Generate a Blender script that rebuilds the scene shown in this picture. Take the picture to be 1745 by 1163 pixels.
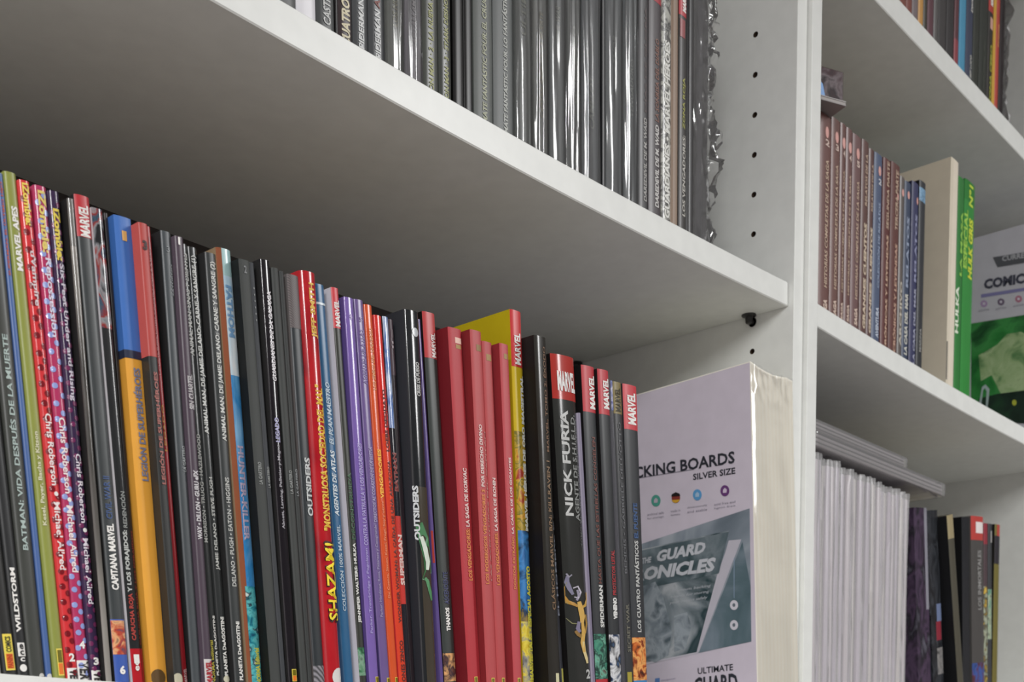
import bpy, math, random
from mathutils import Vector, Matrix, noise

random.seed(4)
C = bpy.context.scene.collection
for o in list(bpy.data.objects):
    bpy.data.objects.remove(o)

# ------------------------------------------------------------------ camera
W, H = 1745, 1163
FPX, PX, PY = 2045.19, 871.28, 1454.13
YAW, PITCH, ROLL = 0.8489, -0.0840, 0.0056
EYE = Vector((0.0, -0.614, 1.25))          # the bookcase fronts stand on the plane Y = 0
ZB = EYE.z
_f = Vector((math.sin(YAW) * math.cos(PITCH), math.cos(YAW) * math.cos(PITCH), math.sin(PITCH)))
_r = Vector((math.cos(YAW), -math.sin(YAW), 0))
_d = -_r.cross(_f)
RIGHT = math.cos(ROLL) * _r + math.sin(ROLL) * _d
DOWN = -math.sin(ROLL) * _r + math.cos(ROLL) * _d
FWD = _f

cam = bpy.data.cameras.new('camera')
cam.sensor_width = 36.0
cam.lens = FPX / W * 36.0
cam.shift_x = (W / 2 - PX) / W
cam.shift_y = (PY - H / 2) / W
cam.clip_start = 0.02
cam.dof.use_dof = True
cam.dof.focus_distance = 0.86
cam.dof.aperture_fstop = 15.0
camo = bpy.data.objects.new('camera', cam)
C.objects.link(camo)
m = Matrix.Identity(4)
for i in range(3):
    m[i][0], m[i][1], m[i][2], m[i][3] = RIGHT[i], -DOWN[i], -FWD[i], EYE[i]
camo.matrix_world = m
bpy.context.scene.camera = camo


def proj(p):
    v = Vector(p) - EYE
    z = v.dot(FWD)
    return PX + FPX * v.dot(RIGHT) / z, PY + FPX * v.dot(DOWN) / z


def ray(x, y):
    return RIGHT * ((x - PX) / FPX) + DOWN * ((y - PY) / FPX) + FWD


def at(x, y, Y):                           # point of the photo on the plane of depth Y
    d = ray(x, y)
    return EYE + d * ((Y - EYE.y) / d.y)


def at_x(x, y, X):                         # point of the photo on the plane of a given X
    d = ray(x, y)
    return EYE + d * ((X - EYE.x) / d.x)


# ------------------------------------------------------------------ light
world = bpy.data.worlds.new('room_world')
bpy.context.scene.world = world
world.use_nodes = True
world.node_tree.nodes['Background'].inputs[0].default_value = (0.9, 0.95, 1, 1)
world.node_tree.nodes['Background'].inputs[1].default_value = 0.05
for x, y, e, ln, az in ((-1.8, -2.5, 240, 2.4, 0.0), (2.65, -2.4, 88, 3.2, 38.0)):
    L = bpy.data.lights.new('ceiling_light', 'AREA')
    L.shape = 'RECTANGLE'
    L.size, L.size_y = (0.16 if az == 0 else 0.32), ln
    L.energy = e
    L.color = (0.99, 0.99, 0.985)
    lo = bpy.data.objects.new('ceiling_light', L)
    lo.location = (x, y, 2.62)
    lo.rotation_euler = (0, 0, math.radians(az))
    C.objects.link(lo)
vs = bpy.context.scene.view_settings
vs.view_transform = 'Standard'
vs.look = 'None'
vs.gamma = 1
vs.use_curve_mapping = False
vs.exposure = 0.02


# ------------------------------------------------------------------ materials
def lin(h):
    h = h.lstrip('#')
    c = [int(h[i:i + 2], 16) / 255 for i in (0, 2, 4)]
    return tuple((v / 12.92 if v <= 0.04045 else ((v + 0.055) / 1.055) ** 2.4) for v in c) + (1,)


MATS = {}


def mat(hexc, rough=0.42, spec=0.5, metal=0.0, coat=0.0):
    k = (hexc, rough, spec, metal, coat)
    if k in MATS:
        return MATS[k]
    mt = bpy.data.materials.new('paint_' + hexc.strip('#'))
    mt.use_nodes = True
    nt = mt.node_tree
    b = nt.nodes['Principled BSDF']
    b.inputs['Roughness'].default_value = rough
    b.inputs['Specular IOR Level'].default_value = spec
    b.inputs['Metallic'].default_value = metal
    b.inputs['Coat Weight'].default_value = coat
    b.inputs['Coat Roughness'].default_value = 0.12
    tc = nt.nodes.new('ShaderNodeTexCoord')
    n = nt.nodes.new('ShaderNodeTexNoise')
    n.inputs['Scale'].default_value = 60
    n.inputs['Detail'].default_value = 3
    nt.links.new(tc.outputs['Object'], n.inputs['Vector'])
    mx = nt.nodes.new('ShaderNodeMix')
    mx.data_type = 'RGBA'
    c = lin(hexc)
    mx.inputs['A'].default_value = tuple(v * 0.93 for v in c[:3]) + (1,)
    mx.inputs['B'].default_value = tuple(min(1, v * 1.07 + 0.001) for v in c[:3]) + (1,)
    nt.links.new(n.outputs['Fac'], mx.inputs['Factor'])
    nt.links.new(mx.outputs['Result'], b.inputs['Base Color'])
    MATS[k] = mt
    return mt


def art(cols, scale=60, rough=0.35, stretch=(1, 1, 1), dist=0.7, seed=0.0):
    """printed picture: blotches of a few colours"""
    k = ('art',) + tuple(cols) + (scale, rough, stretch, seed)
    if k in MATS:
        return MATS[k]
    mt = bpy.data.materials.new('printed_art')
    mt.use_nodes = True
    nt = mt.node_tree
    b = nt.nodes['Principled BSDF']
    b.inputs['Roughness'].default_value = rough
    tc = nt.nodes.new('ShaderNodeTexCoord')
    mp = nt.nodes.new('ShaderNodeMapping')
    mp.inputs['Scale'].default_value = stretch
    mp.inputs['Location'].default_value = (seed, seed * 1.7, seed * 0.6)
    n = nt.nodes.new('ShaderNodeTexNoise')
    n.inputs['Scale'].default_value = scale
    n.inputs['Detail'].default_value = 4
    n.inputs['Distortion'].default_value = dist
    cr = nt.nodes.new('ShaderNodeValToRGB')
    el = cr.color_ramp.elements
    cr.color_ramp.interpolation = 'LINEAR'
    nn = len(cols)
    while len(el) < nn:
        el.new(0.5)
    for i, c in enumerate(cols):
        el[i].position = 0.3 + 0.4 * i / max(1, nn - 1)
        el[i].color = lin(c)
    nt.links.new(tc.outputs['Object'], mp.inputs['Vector'])
    nt.links.new(mp.outputs['Vector'], n.inputs['Vector'])
    nt.links.new(n.outputs['Fac'], cr.inputs['Fac'])
    nt.links.new(cr.outputs['Color'], b.inputs['Base Color'])
    MATS[k] = mt
    return mt


def stripes(c1, c2, scale, axis='X', rough=0.5):
    k = ('stripes', c1, c2, scale, axis)
    if k in MATS:
        return MATS[k]
    mt = bpy.data.materials.new('fine_layers')
    mt.use_nodes = True
    nt = mt.node_tree
    b = nt.nodes['Principled BSDF']
    b.inputs['Roughness'].default_value = rough
    tc = nt.nodes.new('ShaderNodeTexCoord')
    w = nt.nodes.new('ShaderNodeTexWave')
    w.bands_direction = axis
    w.inputs['Scale'].default_value = scale
    w.inputs['Distortion'].default_value = 1.2
    w.inputs['Detail'].default_value = 2
    mx = nt.nodes.new('ShaderNodeMix')
    mx.data_type = 'RGBA'
    mx.inputs['A'].default_value = lin(c1)
    mx.inputs['B'].default_value = lin(c2)
    nt.links.new(tc.outputs['Object'], w.inputs['Vector'])
    nt.links.new(w.outputs['Fac'], mx.inputs['Factor'])
    nt.links.new(mx.outputs['Result'], b.inputs['Base Color'])
    MATS[k] = mt
    return mt


def clear_film(tint='#ffffff', haze=0.1, rough=0.07, fres=0.75):
    """thin clear plastic: see-through, glossy, faintly milky"""
    k = ('film', tint, haze, rough, fres)
    if k in MATS:
        return MATS[k]
    mt = bpy.data.materials.new('clear_plastic')
    mt.use_nodes = True
    nt = mt.node_tree
    nt.nodes.remove(nt.nodes['Principled BSDF'])
    out = nt.nodes['Material Output']
    tr = nt.nodes.new('ShaderNodeBsdfTransparent')
    tr.inputs[0].default_value = (0.97, 0.97, 0.97, 1)
    df = nt.nodes.new('ShaderNodeBsdfDiffuse')
    df.inputs[0].default_value = lin(tint)
    gl = nt.nodes.new('ShaderNodeBsdfGlossy')
    gl.inputs['Roughness'].default_value = rough
    fr = nt.nodes.new('ShaderNodeFresnel')
    fr.inputs[0].default_value = 1.5
    mu = nt.nodes.new('ShaderNodeMath')
    mu.operation = 'MULTIPLY_ADD'
    mu.inputs[1].default_value = fres
    mu.inputs[2].default_value = 0.015
    m1 = nt.nodes.new('ShaderNodeMixShader')
    m1.inputs[0].default_value = haze
    m2 = nt.nodes.new('ShaderNodeMixShader')
    nt.links.new(tr.outputs[0], m1.inputs[1])
    nt.links.new(df.outputs[0], m1.inputs[2])
    nt.links.new(fr.outputs[0], mu.inputs[0])
    nt.links.new(mu.outputs[0], m2.inputs[0])
    nt.links.new(m1.outputs[0], m2.inputs[1])
    nt.links.new(gl.outputs[0], m2.inputs[2])
    nt.links.new(m2.outputs[0], out.inputs['Surface'])
    MATS[k] = mt
    return mt


WHITE = mat('#e1e3df', 0.38, 0.4)
PAGE = stripes('#d9d2c0', '#c2b9a4', 700, 'X', 0.8)


# ------------------------------------------------------------------ mesh helpers
def add(name, verts, faces, material, parent=None, smooth=None):
    me = bpy.data.meshes.new(name)
    me.from_pydata(verts, [], faces)
    me.materials.append(material)
    if smooth:
        for i in smooth:
            me.polygons[i].use_smooth = True
        me.update()
        me.set_sharp_from_angle(angle=math.radians(62))
    me.update()
    o = bpy.data.objects.new(name, me)
    if parent:
        o.parent = parent
    C.objects.link(o)
    return o


def box_geo(x0, x1, y0, y1, z0, z1, b=0.0):
    """box with optional chamfered vertical and horizontal edges on all sides"""
    if b <= 0:
        v = [(x, y, z) for z in (z0, z1) for y in (y0, y1) for x in (x0, x1)]
        f = [(0, 2, 3, 1), (4, 5, 7, 6), (0, 1, 5, 4), (1, 3, 7, 5), (3, 2, 6, 7), (2, 0, 4, 6)]
        return v, f
    import bmesh
    bm = bmesh.new()
    v, f = box_geo(x0, x1, y0, y1, z0, z1)
    bv = [bm.verts.new(p) for p in v]
    for q in f:
        bm.faces.new([bv[i] for i in q])
    bmesh.ops.bevel(bm, geom=bm.edges[:], offset=b, segments=2, affect='EDGES', profile=0.5)
    bm.verts.index_update()
    v = [tuple(p.co) for p in bm.verts]
    f = [tuple(p.index for p in q.verts) for q in bm.faces]
    bm.free()
    return v, f


def add_box(name, x0, x1, y0, y1, z0, z1, material, parent=None, b=0.0):
    v, f = box_geo(x0, x1, y0, y1, z0, z1, b)
    return add(name, v, f, material, parent)


def empty(name, loc, label=None, cat=None, group=None):
    o = bpy.data.objects.new(name, None)
    o.empty_display_size = 0.02
    o.location = loc
    C.objects.link(o)
    if label:
        o['label'] = label
        o['category'] = cat
    if group:
        o['group'] = group
    return o


_txt = {}


def text_geo(s, bold=0.012, shear=0.0):
    """letters as flat faces, bounding box scaled to 0..1"""
    k = (s, bold, shear)
    if k not in _txt:
        cu = bpy.data.curves.new('t', 'FONT')
        cu.body = s
        cu.resolution_u = 2
        cu.offset = bold
        cu.shear = shear
        cu.fill_mode = 'FRONT'
        o = bpy.data.objects.new('t', cu)
        me = bpy.data.meshes.new_from_object(o)
        v = [tuple(p.co) for p in me.vertices]
        f = [tuple(p.vertices) for p in me.polygons]
        bpy.data.objects.remove(o)
        bpy.data.curves.remove(cu)
        bpy.data.meshes.remove(me)
        if not v:
            v, f = [(0, 0, 0), (1, 0, 0), (0, 1, 0)], [(0, 1, 2)]
        xs = [p[0] for p in v]
        ys = [p[1] for p in v]
        x0, x1, y0, y1 = min(xs), max(xs), min(ys), max(ys)
        v = [((p[0] - x0) / (x1 - x0 + 1e-9), (p[1] - y0) / (y1 - y0 + 1e-9)) for p in v]
        _txt[k] = (v, f)
    return _txt[k]


# ------------------------------------------------------------------ room (around and behind the camera)
def struct(name, x0, x1, y0, y1, z0, z1, mt):
    o = add_box(name, x0, x1, y0, y1, z0, z1, mt)
    o['kind'] = 'structure'
    return o


wallm = mat('#6b6666', 0.85, 0.2)
RX0, RX1, RY0, RY1 = -3.2, 4.6, -4.4, 0.33
struct('floor', RX0, RX1, RY0, RY1, -0.05, 0.0, mat('#8f8a88', 0.6, 0.3))
struct('ceiling', RX0, RX1, RY0, RY1, 2.66, 2.71, mat('#c9c8c8', 0.9, 0.2))
struct('wall_back', RX0, RX1, RY1, RY1 + 0.06, 0.0, 2.66, wallm)
struct('wall_front', RX0, RX1, RY0 - 0.06, RY0, 0.0, 2.66, mat('#2b2928', 0.8, 0.2))
struct('wall_left', RX0 - 0.06, RX0, RY0, RY1, 0.0, 2.66, mat('#a5a0a2', 0.8, 0.2))
struct('wall_right', RX1, RX1 + 0.06, RY0, RY1, 0.0, 2.66, wallm)

# ------------------------------------------------------------------ bookcases
X1, XS, X2, X3 = 1.1355, 1.1562, 1.1769, 2.0044
XL = 0.1245
DEP = 0.32
T = 0.0236
PRO = -0.005                                # the right bookcase stands 5 mm further out


def z1(x):                                  # top of the sagging upper shelf, left bookcase
    return ZB + 0.4618 + 0.0116 * ((x - 0.63) / 0.507) ** 2


def z2(x):                                  # top of the lower shelf, left bookcase
    return ZB + 0.0375 + 0.0116 * ((x - 0.63) / 0.507) ** 2


_c, _h = (X2 + X3) / 2, (X3 - X2) / 2


def z3(x):                                  # middle shelf, right bookcase
    return ZB + 0.4615 - 0.0051 * (1 - ((x - _c) / _h) ** 2)


def z4(x):                                  # upper shelf, right bookcase
    return ZB + 0.8125 + 0.0273


def z5(x):                                  # lower shelf, right bookcase
    return ZB + 0.046 - 0.004 * (1 - ((x - _c) / _h) ** 2)


def shelf(parent, x0, x1, zf, y0, y1, t=T, n=28):
    v, f, r = [], [], 0.0009
    for i in range(n + 1):
        x = x0 + (x1 - x0) * i / n
        z = zf(x)
        v += [(x, y0 + r, z), (x, y1, z), (x, y1, z - t), (x, y0 + r, z - t), (x, y0, z - t + r), (x, y0, z - r)]
    for i in range(n):
        a, b = 6 * i, 6 * i + 6
        for j in range(6):
            k = (j + 1) % 6
            f.append((a + j, b + j, b + k, a + k))
    f += [tuple(range(5, -1, -1)), tuple(range(6 * n, 6 * n + 6))]
    return add('shelf', v, f, WHITE, parent)


def drilled_panel(parent, x0, x1, y0, y1, z0, z1_, holes, faces=(1,)):
    """upright panel with real peg holes bored into it"""
    o = add_box('side_panel', x0, x1, y0, y1, z0, z1_, WHITE, parent, 0.0008)
    if holes:
        v, f = [], []
        for (xh, y, z) in holes:
            a = len(v)
            for xx in (xh - 0.011, xh + 0.011):
                for k in range(12):
                    t = 2 * math.pi * k / 12
                    v.append((xx, y + 0.0029 * math.cos(t), z + 0.0029 * math.sin(t)))
            f.append(tuple(range(a + 11, a - 1, -1)))
            f.append(tuple(range(a + 12, a + 24)))
            for k in range(12):
                k2 = (k + 1) % 12
                f.append((a + k, a + k2, a + 12 + k2, a + 12 + k))
        cut = add('cutter', v, f, WHITE)
        md = o.modifiers.new('holes', 'BOOLEAN')
        md.operation = 'DIFFERENCE'
        md.object = cut
        md.solver = 'EXACT'
        dg = bpy.context.evaluated_depsgraph_get()
        me = bpy.data.meshes.new_from_object(o.evaluated_get(dg))
        o.modifiers.clear()
        o.data = me
        me.materials.clear()
        me.materials.append(WHITE)
        me.materials.append(mat('#4a3c30', 0.9, 0.1))      # raw chipboard inside the holes
        for p_ in me.polygons:
            c_ = p_.center
            if p_.area < 3e-4 and 2e-4 < abs(c_.x - holes[0][0]) < 0.0125:
                if any((c_.y - h_[1]) ** 2 + (c_.z - h_[2]) ** 2 < 0.0034 ** 2 for h_ in holes):
                    p_.material_index = 1
        bpy.data.objects.remove(cut)
    return o


ZTOP = 2.45
left = empty('bookcase', (0.63, 0.1, 0), 'white melamine bookcase on the left with sagging shelves and peg holes', 'bookcase')
right = empty('bookcase', (1.59, 0.1, 0), 'white melamine bookcase on the right, standing slightly further out', 'bookcase')


def P(o, par):                              # keep world coordinates under a parent that is only moved
    o.parent = par
    o.matrix_parent_inverse = Matrix.Translation(-par.location)
    return o


S = 0.0392
Z0 = ZB + 0.7279
hl = []
for k in range(-12, 40):
    for yy in (0.0475, 0.275):
        z = Z0 - S * k
        if 0.06 < z < ZTOP - 0.05:
            hl.append((X1, yy, z))
P(drilled_panel(None, X1, XS - 0.0002, 0.0, DEP, 0.0, ZTOP, hl), left)
P(add_box('side_panel', XL - 0.0207, XL, 0.0, DEP, 0.0, ZTOP, WHITE, None, 0.0008), left)
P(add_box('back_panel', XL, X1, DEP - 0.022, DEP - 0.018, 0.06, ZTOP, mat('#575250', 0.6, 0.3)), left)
P(add_box('side_panel', XS + 0.0002, X2, PRO, DEP, 0.0, ZTOP, WHITE, None, 0.0008), right)
hr = [(X3, yy, Z0 - 0.004 - S * k) for k in range(-12, 40) for yy in (0.0475, 0.275)]
hr = [h for h in hr if 0.06 < h[2] < ZTOP - 0.05]
P(drilled_panel(None, X3, X3 + 0.0207, PRO, DEP, 0.0, ZTOP, hr), right)
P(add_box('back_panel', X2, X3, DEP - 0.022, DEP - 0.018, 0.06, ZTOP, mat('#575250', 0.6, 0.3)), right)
YB = DEP - 0.0225
G = 0.0006
for zf in (z1, z2, lambda x: z1(x) + 0.43, lambda x: z2(x) - 0.42, lambda x: z2(x) - 0.84):
    P(shelf(None, XL + G, X1 - G, zf, 0.006, YB), left)
for zf, t in ((z3, T), (z4, 0.0273), (z5, T), (lambda x: z4(x) + 0.40, T), (lambda x: z5(x) - 0.42, T), (lambda x: z5(x) - 0.84, T)):
    P(shelf(None, X2 + 0.0001, X3 - 0.0001, zf, PRO + 0.0003, YB, t), right)
for par, a, b, y in ((left, XL, X1, 0.0), (right, X2, X3, PRO)):
    P(add_box('top_board', a, b, y, YB, ZTOP - 0.03, ZTOP - 0.006, WHITE), par)
    P(add_box('plinth', a, b, y + 0.03, y + 0.05, 0.0, 0.08, WHITE), par)


def shelf_peg(x, y, z, par, s):
    """dark metal shelf support: stud in the panel, tongue under the board"""
    v, f = [], []

    def lathe(prof, axis):
        a = len(v)
        n = 12
        for (u, r) in prof:
            for k in range(n):
                t = 2 * math.pi * k / n
                if axis == 'x':
                    v.append((x + s * u, y + r * math.cos(t), z - 0.006 + r * math.sin(t)))
                else:
                    v.append((x + s * 0.0075 + r * math.cos(t), y + r * math.sin(t), z - u))
        for i in range(len(prof) - 1):
            for k in range(n):
                k2 = (k + 1) % n
                f.append((a + i * n + k, a + i * n + k2, a + (i + 1) * n + k2, a + (i + 1) * n + k))
        f.append(tuple(range(a, a + n)))
        f.append(tuple(range(a + (len(prof) - 1) * n, a + len(prof) * n)))
    lathe([(0.0095, 0.0026), (0.0, 0.0026), (0.0, 0.0048), (-0.0022, 0.0048), (-0.0022, 0.0026), (-0.006, 0.0026)], 'x')
    lathe([(0.0004, 0.0075), (0.0018, 0.0075), (0.0030, 0.0040), (0.0085, 0.0035), (0.0095, 0.0022)], 'z')
    return P(add('shelf_peg', v, f, mat('#3b3a3a', 0.35, 0.5, 0.6)), par)


for zf in (z1, z2):
    for yy in (0.0475, 0.275):
        shelf_peg(X1, yy, zf(X1) - T, left, -1)
for zf in (z3, z4, z5):
    for yy in (0.0475, 0.275):
        shelf_peg(X3, yy, zf(X3) - (0.0273 if zf is z4 else T), right, -1)


# ------------------------------------------------------------------ books
class Book:
    """A book with origin at its front left bottom corner: x thickness, y depth from the spine, z height."""

    def __init__(s, name, label, X, yf, zf, w, h, lean, col, d=0.168, cat='comic book', group=None, r=0.0011,
                 hard=False, rough=0.38, side=None, spec=0.5, pmat=None):
        s.w, s.h, s.d, s.r = w, h, d, min(r, w * 0.3)
        ct, st = math.cos(lean), math.sin(lean)
        s.M = Matrix.Translation((X, yf, max(zf(X), zf(X + w * ct) - w * st, zf(X + w * ct * 0.5) - w * st * 0.5) + 0.0002)) @ Matrix.Rotation(-lean, 4, 'Y')
        s.root = empty(name, (0, 0, 0), label, cat, group)
        s.root.matrix_world = s.M
        s.rough = rough
        t = 0.0022 if hard else 0.0005
        t = min(t, w * 0.25)
        n = 8
        out = [(0, d)] + [(w * i / n, s.y(w * i / n)) for i in range(n + 1)] + [(w, d)]
        inn = [(w - t, d), (w - t, s.r + t), (t, s.r + t), (t, d)]
        ring = out + inn
        N = len(ring)
        v = [(x, y, 0) for x, y in ring] + [(x, y, h) for x, y in ring]
        f = [(i, (i + 1) % N, N + (i + 1) % N, N + i) for i in range(N)]
        sm = list(range(1, n + 1))
        f.append(tuple(range(N - 1, -1, -1)))
        f.append(tuple(range(N, 2 * N)))
        cm = pmat or mat(col, rough, spec)
        o = add('cover', v, f, cm, s.root, sm)
        if side:
            o.data.materials.append(mat(side, max(rough, 0.5), spec * 0.6))
            for i in (0,):
                o.data.polygons[i].material_index = 1
        a = 0.003 if hard else 0.0008
        add_box('page_block', t + 0.0001, w - t - 0.0001, s.r + t + 0.0002, d - (0.004 if hard else 0.0006), a, h - a, PAGE, s.root)

    def y(s, x):
        return s.r * abs(2 * x / s.w - 1) ** 3.2

    def zpx(s, ypx):                        # height on the spine that shows at a given line of the photo
        lo, hi = -0.1, s.h + 0.1
        for _ in range(30):
            mid = (lo + hi) / 2
            if proj(s.M @ Vector((s.w / 2, 0, mid)))[1] > ypx:
                lo = mid
            else:
                hi = mid
        return lo

    def band(s, y0, y1, mt, name='colour_band', x0=0.0, x1=1.0, wrap=0.0, off=0.00012, label=None, par=None):
        """printed field following the spine's curve; y0/y1 None = to the end"""
        za = s.h if y0 is None else min(s.h, s.zpx(y0))
        zb = 0.0 if y1 is None else max(0.0, s.zpx(y1))
        if isinstance(mt, str):
            mt = mat(mt, s.rough)
        n = 8
        pts = [(s.w * (x0 + (x1 - x0) * i / n), s.y(s.w * (x0 + (x1 - x0) * i / n)) - off) for i in range(n + 1)]
        if wrap > 0:
            pts = [(-off, wrap), (-off, s.r)] + pts[1:]
        v = [(x, y, zb) for x, y in pts] + [(x, y, za) for x, y in pts]
        N = len(pts)
        f = [(i, i + 1, N + i + 1, N + i) for i in range(N - 1)]
        o = add(name, v, f, mt, par or s.root, list(range(N - 1)))
        if label:
            o['label'] = label
        return o

    def text(s, t, y0, y1, col, dr='u', c=0.5, hf=0.55, bold=0.014, off=0.0004, name='title', shear=0.0, rough=0.5, par=None):
        za, zb = s.zpx(y0), s.zpx(y1)
        L = za - zb
        gv, gf = text_geo(t, bold + 0.008, shear)
        hh = hf * s.w
        xc = c * s.w
        v = []
        for (u, q) in gv:
            if dr == 'u':
                x, z = xc + hh / 2 - q * hh, zb + u * L
            elif dr == 'd':
                x, z = xc - hh / 2 + q * hh, za - u * L
            else:
                x, z = xc - hh / 2 + u * hh, zb + q * L
            v.append((x, s.y(min(max(x, 0), s.w)) - off, max(z, 0.0005)))
        return add(name, v, gf, mat(col, rough), par or s.root)

    def disc(s, ypx, c, rad, col, name='emblem', off=0.0003, sq=1.0):
        z = s.zpx(ypx)
        v, f, n = [], [], 16
        for q in (0.0, 0.35, 0.7, 1.0):
            for t in range(n):
                x = min(max(c * s.w + q * rad * math.cos(t * 2 * math.pi / n), 0.0), s.w)
                v.append((x, s.y(x) - off, max(0.0004, z + q * sq * rad * math.sin(t * 2 * math.pi / n))))
        for q in range(3):
            for t in range(n):
                t2 = (t + 1) % n
                f.append((q * n + t, q * n + t2, (q + 1) * n + t2, (q + 1) * n + t))
        return add(name, v, f, mat(col, s.rough) if isinstance(col, str) else col, s.root)

    def dot_pattern(s, col, rad, seed):
        """printed round dots scattered in two staggered columns, one printed layer"""
        rnd = random.Random(seed)
        v, f = [], []
        z, k = 0.004, 0
        while z < s.h - 0.004:
            cx = s.w * (0.24 if k % 2 else 0.74) + rnd.uniform(-0.0006, 0.0006)
            a = len(v)
            for q in (0.0, 0.5, 1.0):
                for t in range(12):
                    x = min(max(cx + q * rad * math.cos(t * math.pi / 6), 0.0), s.w)
                    v.append((x, s.y(x) - 0.00028, z + q * rad * math.sin(t * math.pi / 6)))
            for q in (0, 12):
                for t in range(12):
                    t2 = (t + 1) % 12
                    f.append((a + q + t, a + q + t2, a + q + 12 + t2, a + q + 12 + t))
            z += rad * 2.1 + rnd.uniform(0, 0.0016)
            k += 1
        return add('dot_pattern', v, f, mat(col, s.rough), s.root)

    def panini(s, y0, y1, x0=0.2, x1=0.8, big=False):
        """small two-part publisher box"""
        bx = s.band(y0, y1, '#ecd65e', 'publisher_box', x0, x1, off=0.0003)
        m_ = y0 + (y1 - y0) * 0.53
        e = (y1 - y0) * 0.05
        q = (x1 - x0) * 0.13
        s.band(y0 + e, m_ - e * 0.3, '#e2d24e' if big else '#6d651b', 'publisher_box_top', x0 + q, x1 - q, off=0.00045, par=bx)
        s.band(m_ + e * 0.3, y1 - e, '#e0762e', 'publisher_box_bottom', x0 + q, x1 - q, off=0.00045, par=bx)
        if big:
            cc, hf = (x0 + x1) / 2, (x1 - x0) * 0.62
            s.text('COMICS', y0 + e * 1.4, m_ - e * 0.6, '#2a2618', c=cc, hf=hf, bold=0.03, off=0.0006, name='publisher_lettering', par=bx)
            s.text('PANINI', m_ + e * 0.7, y1 - e * 1.3, '#b23a17', c=cc, hf=hf, bold=0.03, off=0.0006, name='publisher_lettering', par=bx)

    def wrap_film(s, amp=0.0010, seed=0, z_to=None):
        """loose clear sleeve round the book, wrinkled over the spine"""
        nx, nz = 10, 46
        zt = s.h + 0.002 if z_to is None else z_to
        v, f = [], []
        pts = [(-0.0005, 0.09), (-0.0005, 0.03), (-0.0004, 0.006)]
        for i in range(nx + 1):
            x = s.w * i / nx
            pts.append((x, s.y(x) - 0.0008))
        pts += [(s.w + 0.0002, 0.006)]
        N = len(pts)
        for k in range(nz + 1):
            z = 0.0005 + (zt - 0.0005) * k / nz
            for i, (x, y) in enumerate(pts):
                dn = 0.0
                if 3 <= i <= N - 2:
                    q = noise.noise(Vector((x * 300 + seed * 7.3, z * 7, seed * 3.1)))
                    q2 = noise.noise(Vector((x * 600, z * 30 + seed, seed * 5.7)))
                    dn = -amp * (0.6 + 0.9 * q + 0.22 * q2)
                    dn = min(dn, 0.0)
                v.append((x, y + dn, z))
        for k in range(nz):
            for i in range(N - 1):
                a = k * N + i
                f.append((a, a + 1, a + N + 1, a + N))
        return add('clear_sleeve', v, f, clear_film(haze=0.035, rough=0.1), s.root, list(range(len(f))))


ROWGROUPS = {'z2': 'comics on the lower left shelf', 'z1': 'comics on the upper left shelf', 'z3': 'books on the right middle shelf',
             'z4': 'books on the top right shelf', 'z5': 'comics on the lower right shelf'}


class Row:
    """places spines measured in the photo side by side on a shelf without letting them cut into each other"""

    def __init__(s, zf, x_min, yb=1150):
        s.zf, s.yb, s.fm = zf, yb, 50.0
        s.edge = (x_min, 0.0, 0.3)          # X of the last right edge at the shelf, lean, height

    def put(s, name, label, xl, yt, xr, bl, br, fm, col, h=None, d=0.168, min_w=0.0022, lean=None, fixed_top=False, **kw):
        ex, el, eh = s.edge
        while True:
            yf = fm / 1000.0
            a = at(xl, yt, yf)
            b = at(xr, yt, yf)
            zs = s.zf(a.x)
            if bl is not None:
                c = at(bl, s.yb, yf)
                e = at(br, s.yb, yf)
                sl = (c.x - a.x) / (a.z - c.z)
                Xl = a.x + sl * (a.z - zs)
                slr = (e.x - b.x) / (b.z - e.z)
                Xr = b.x + slr * (b.z - zs)
                wm = 0.5 * ((b.x - a.x) + (Xr - Xl))
            else:
                sl = math.tan(lean or 0.0)
                Xl = a.x + sl * (a.z - zs)
                wm = b.x - a.x
            # a spine that would cut into its neighbour is pushed back into the row
            if Xl < ex - 0.0004 and fm < s.fm:
                fm += 0.4
                continue
            break
        s.fm = fm
        if h is None or fixed_top:
            h = a.z - zs
        hh = min(h, eh)
        right_edge = Xl + wm
        if Xl < ex + 0.0002:
            Xl = ex + 0.0002
        # the top must clear its neighbour too: neighbour's edge at height hh is ex - el*hh
        if Xl - sl * hh < ex - el * hh + 0.0002:
            sl = max(-0.12, (Xl - ex + el * hh - 0.0002) / hh)
        w = max(min_w, right_edge - Xl)
        ln = math.atan(sl)
        bk = Book(name, label, Xl, yf, s.zf, w * math.cos(ln), h / math.cos(ln), ln, col, d=d, group=ROWGROUPS[s.zf.__name__], **kw)
        s.edge = (Xl + w / 1.0, sl, h)
        return bk


MW = '#e9e7e2'
DK = '#343635'

def stroke(bk, pts, wd, col, name, off=0.0005):
    v, f = [], []
    n = len(pts)
    for i, (px, py) in enumerate(pts):
        a = pts[max(0, i - 1)]
        c = pts[min(n - 1, i + 1)]
        dx, dy = c[0] - a[0], c[1] - a[1]
        L = math.hypot(dx, dy) or 1
        k = wd * (0.4 + 0.6 * math.sin(math.pi * (i + 0.5) / n))
        for sgn in (-1, 1):
            q = bk.M.inverted() @ at(px - dy / L * sgn * k, py + dx / L * sgn * k, bk.M.translation.y)
            x = min(max(q.x, 0.0002), bk.w - 0.0002)
            v.append((x, bk.y(x) - off, max(q.z, 0.0005)))
    for i in range(n - 1):
        f.append((2 * i, 2 * i + 1, 2 * i + 3, 2 * i + 2))
    return add(name, v, f, mat(col, 0.4), bk.root)


# ---- lower shelf of the left bookcase ------------------------------------------------
R = Row(z2, 0.20)
g = 'comics on the lower left shelf'


def S2(label, xl, yt, xr, bl, br, fm, col, name='comic_book', **kw):
    return R.put(name, label, xl, yt, xr, bl, br, fm, col, **kw)


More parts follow.
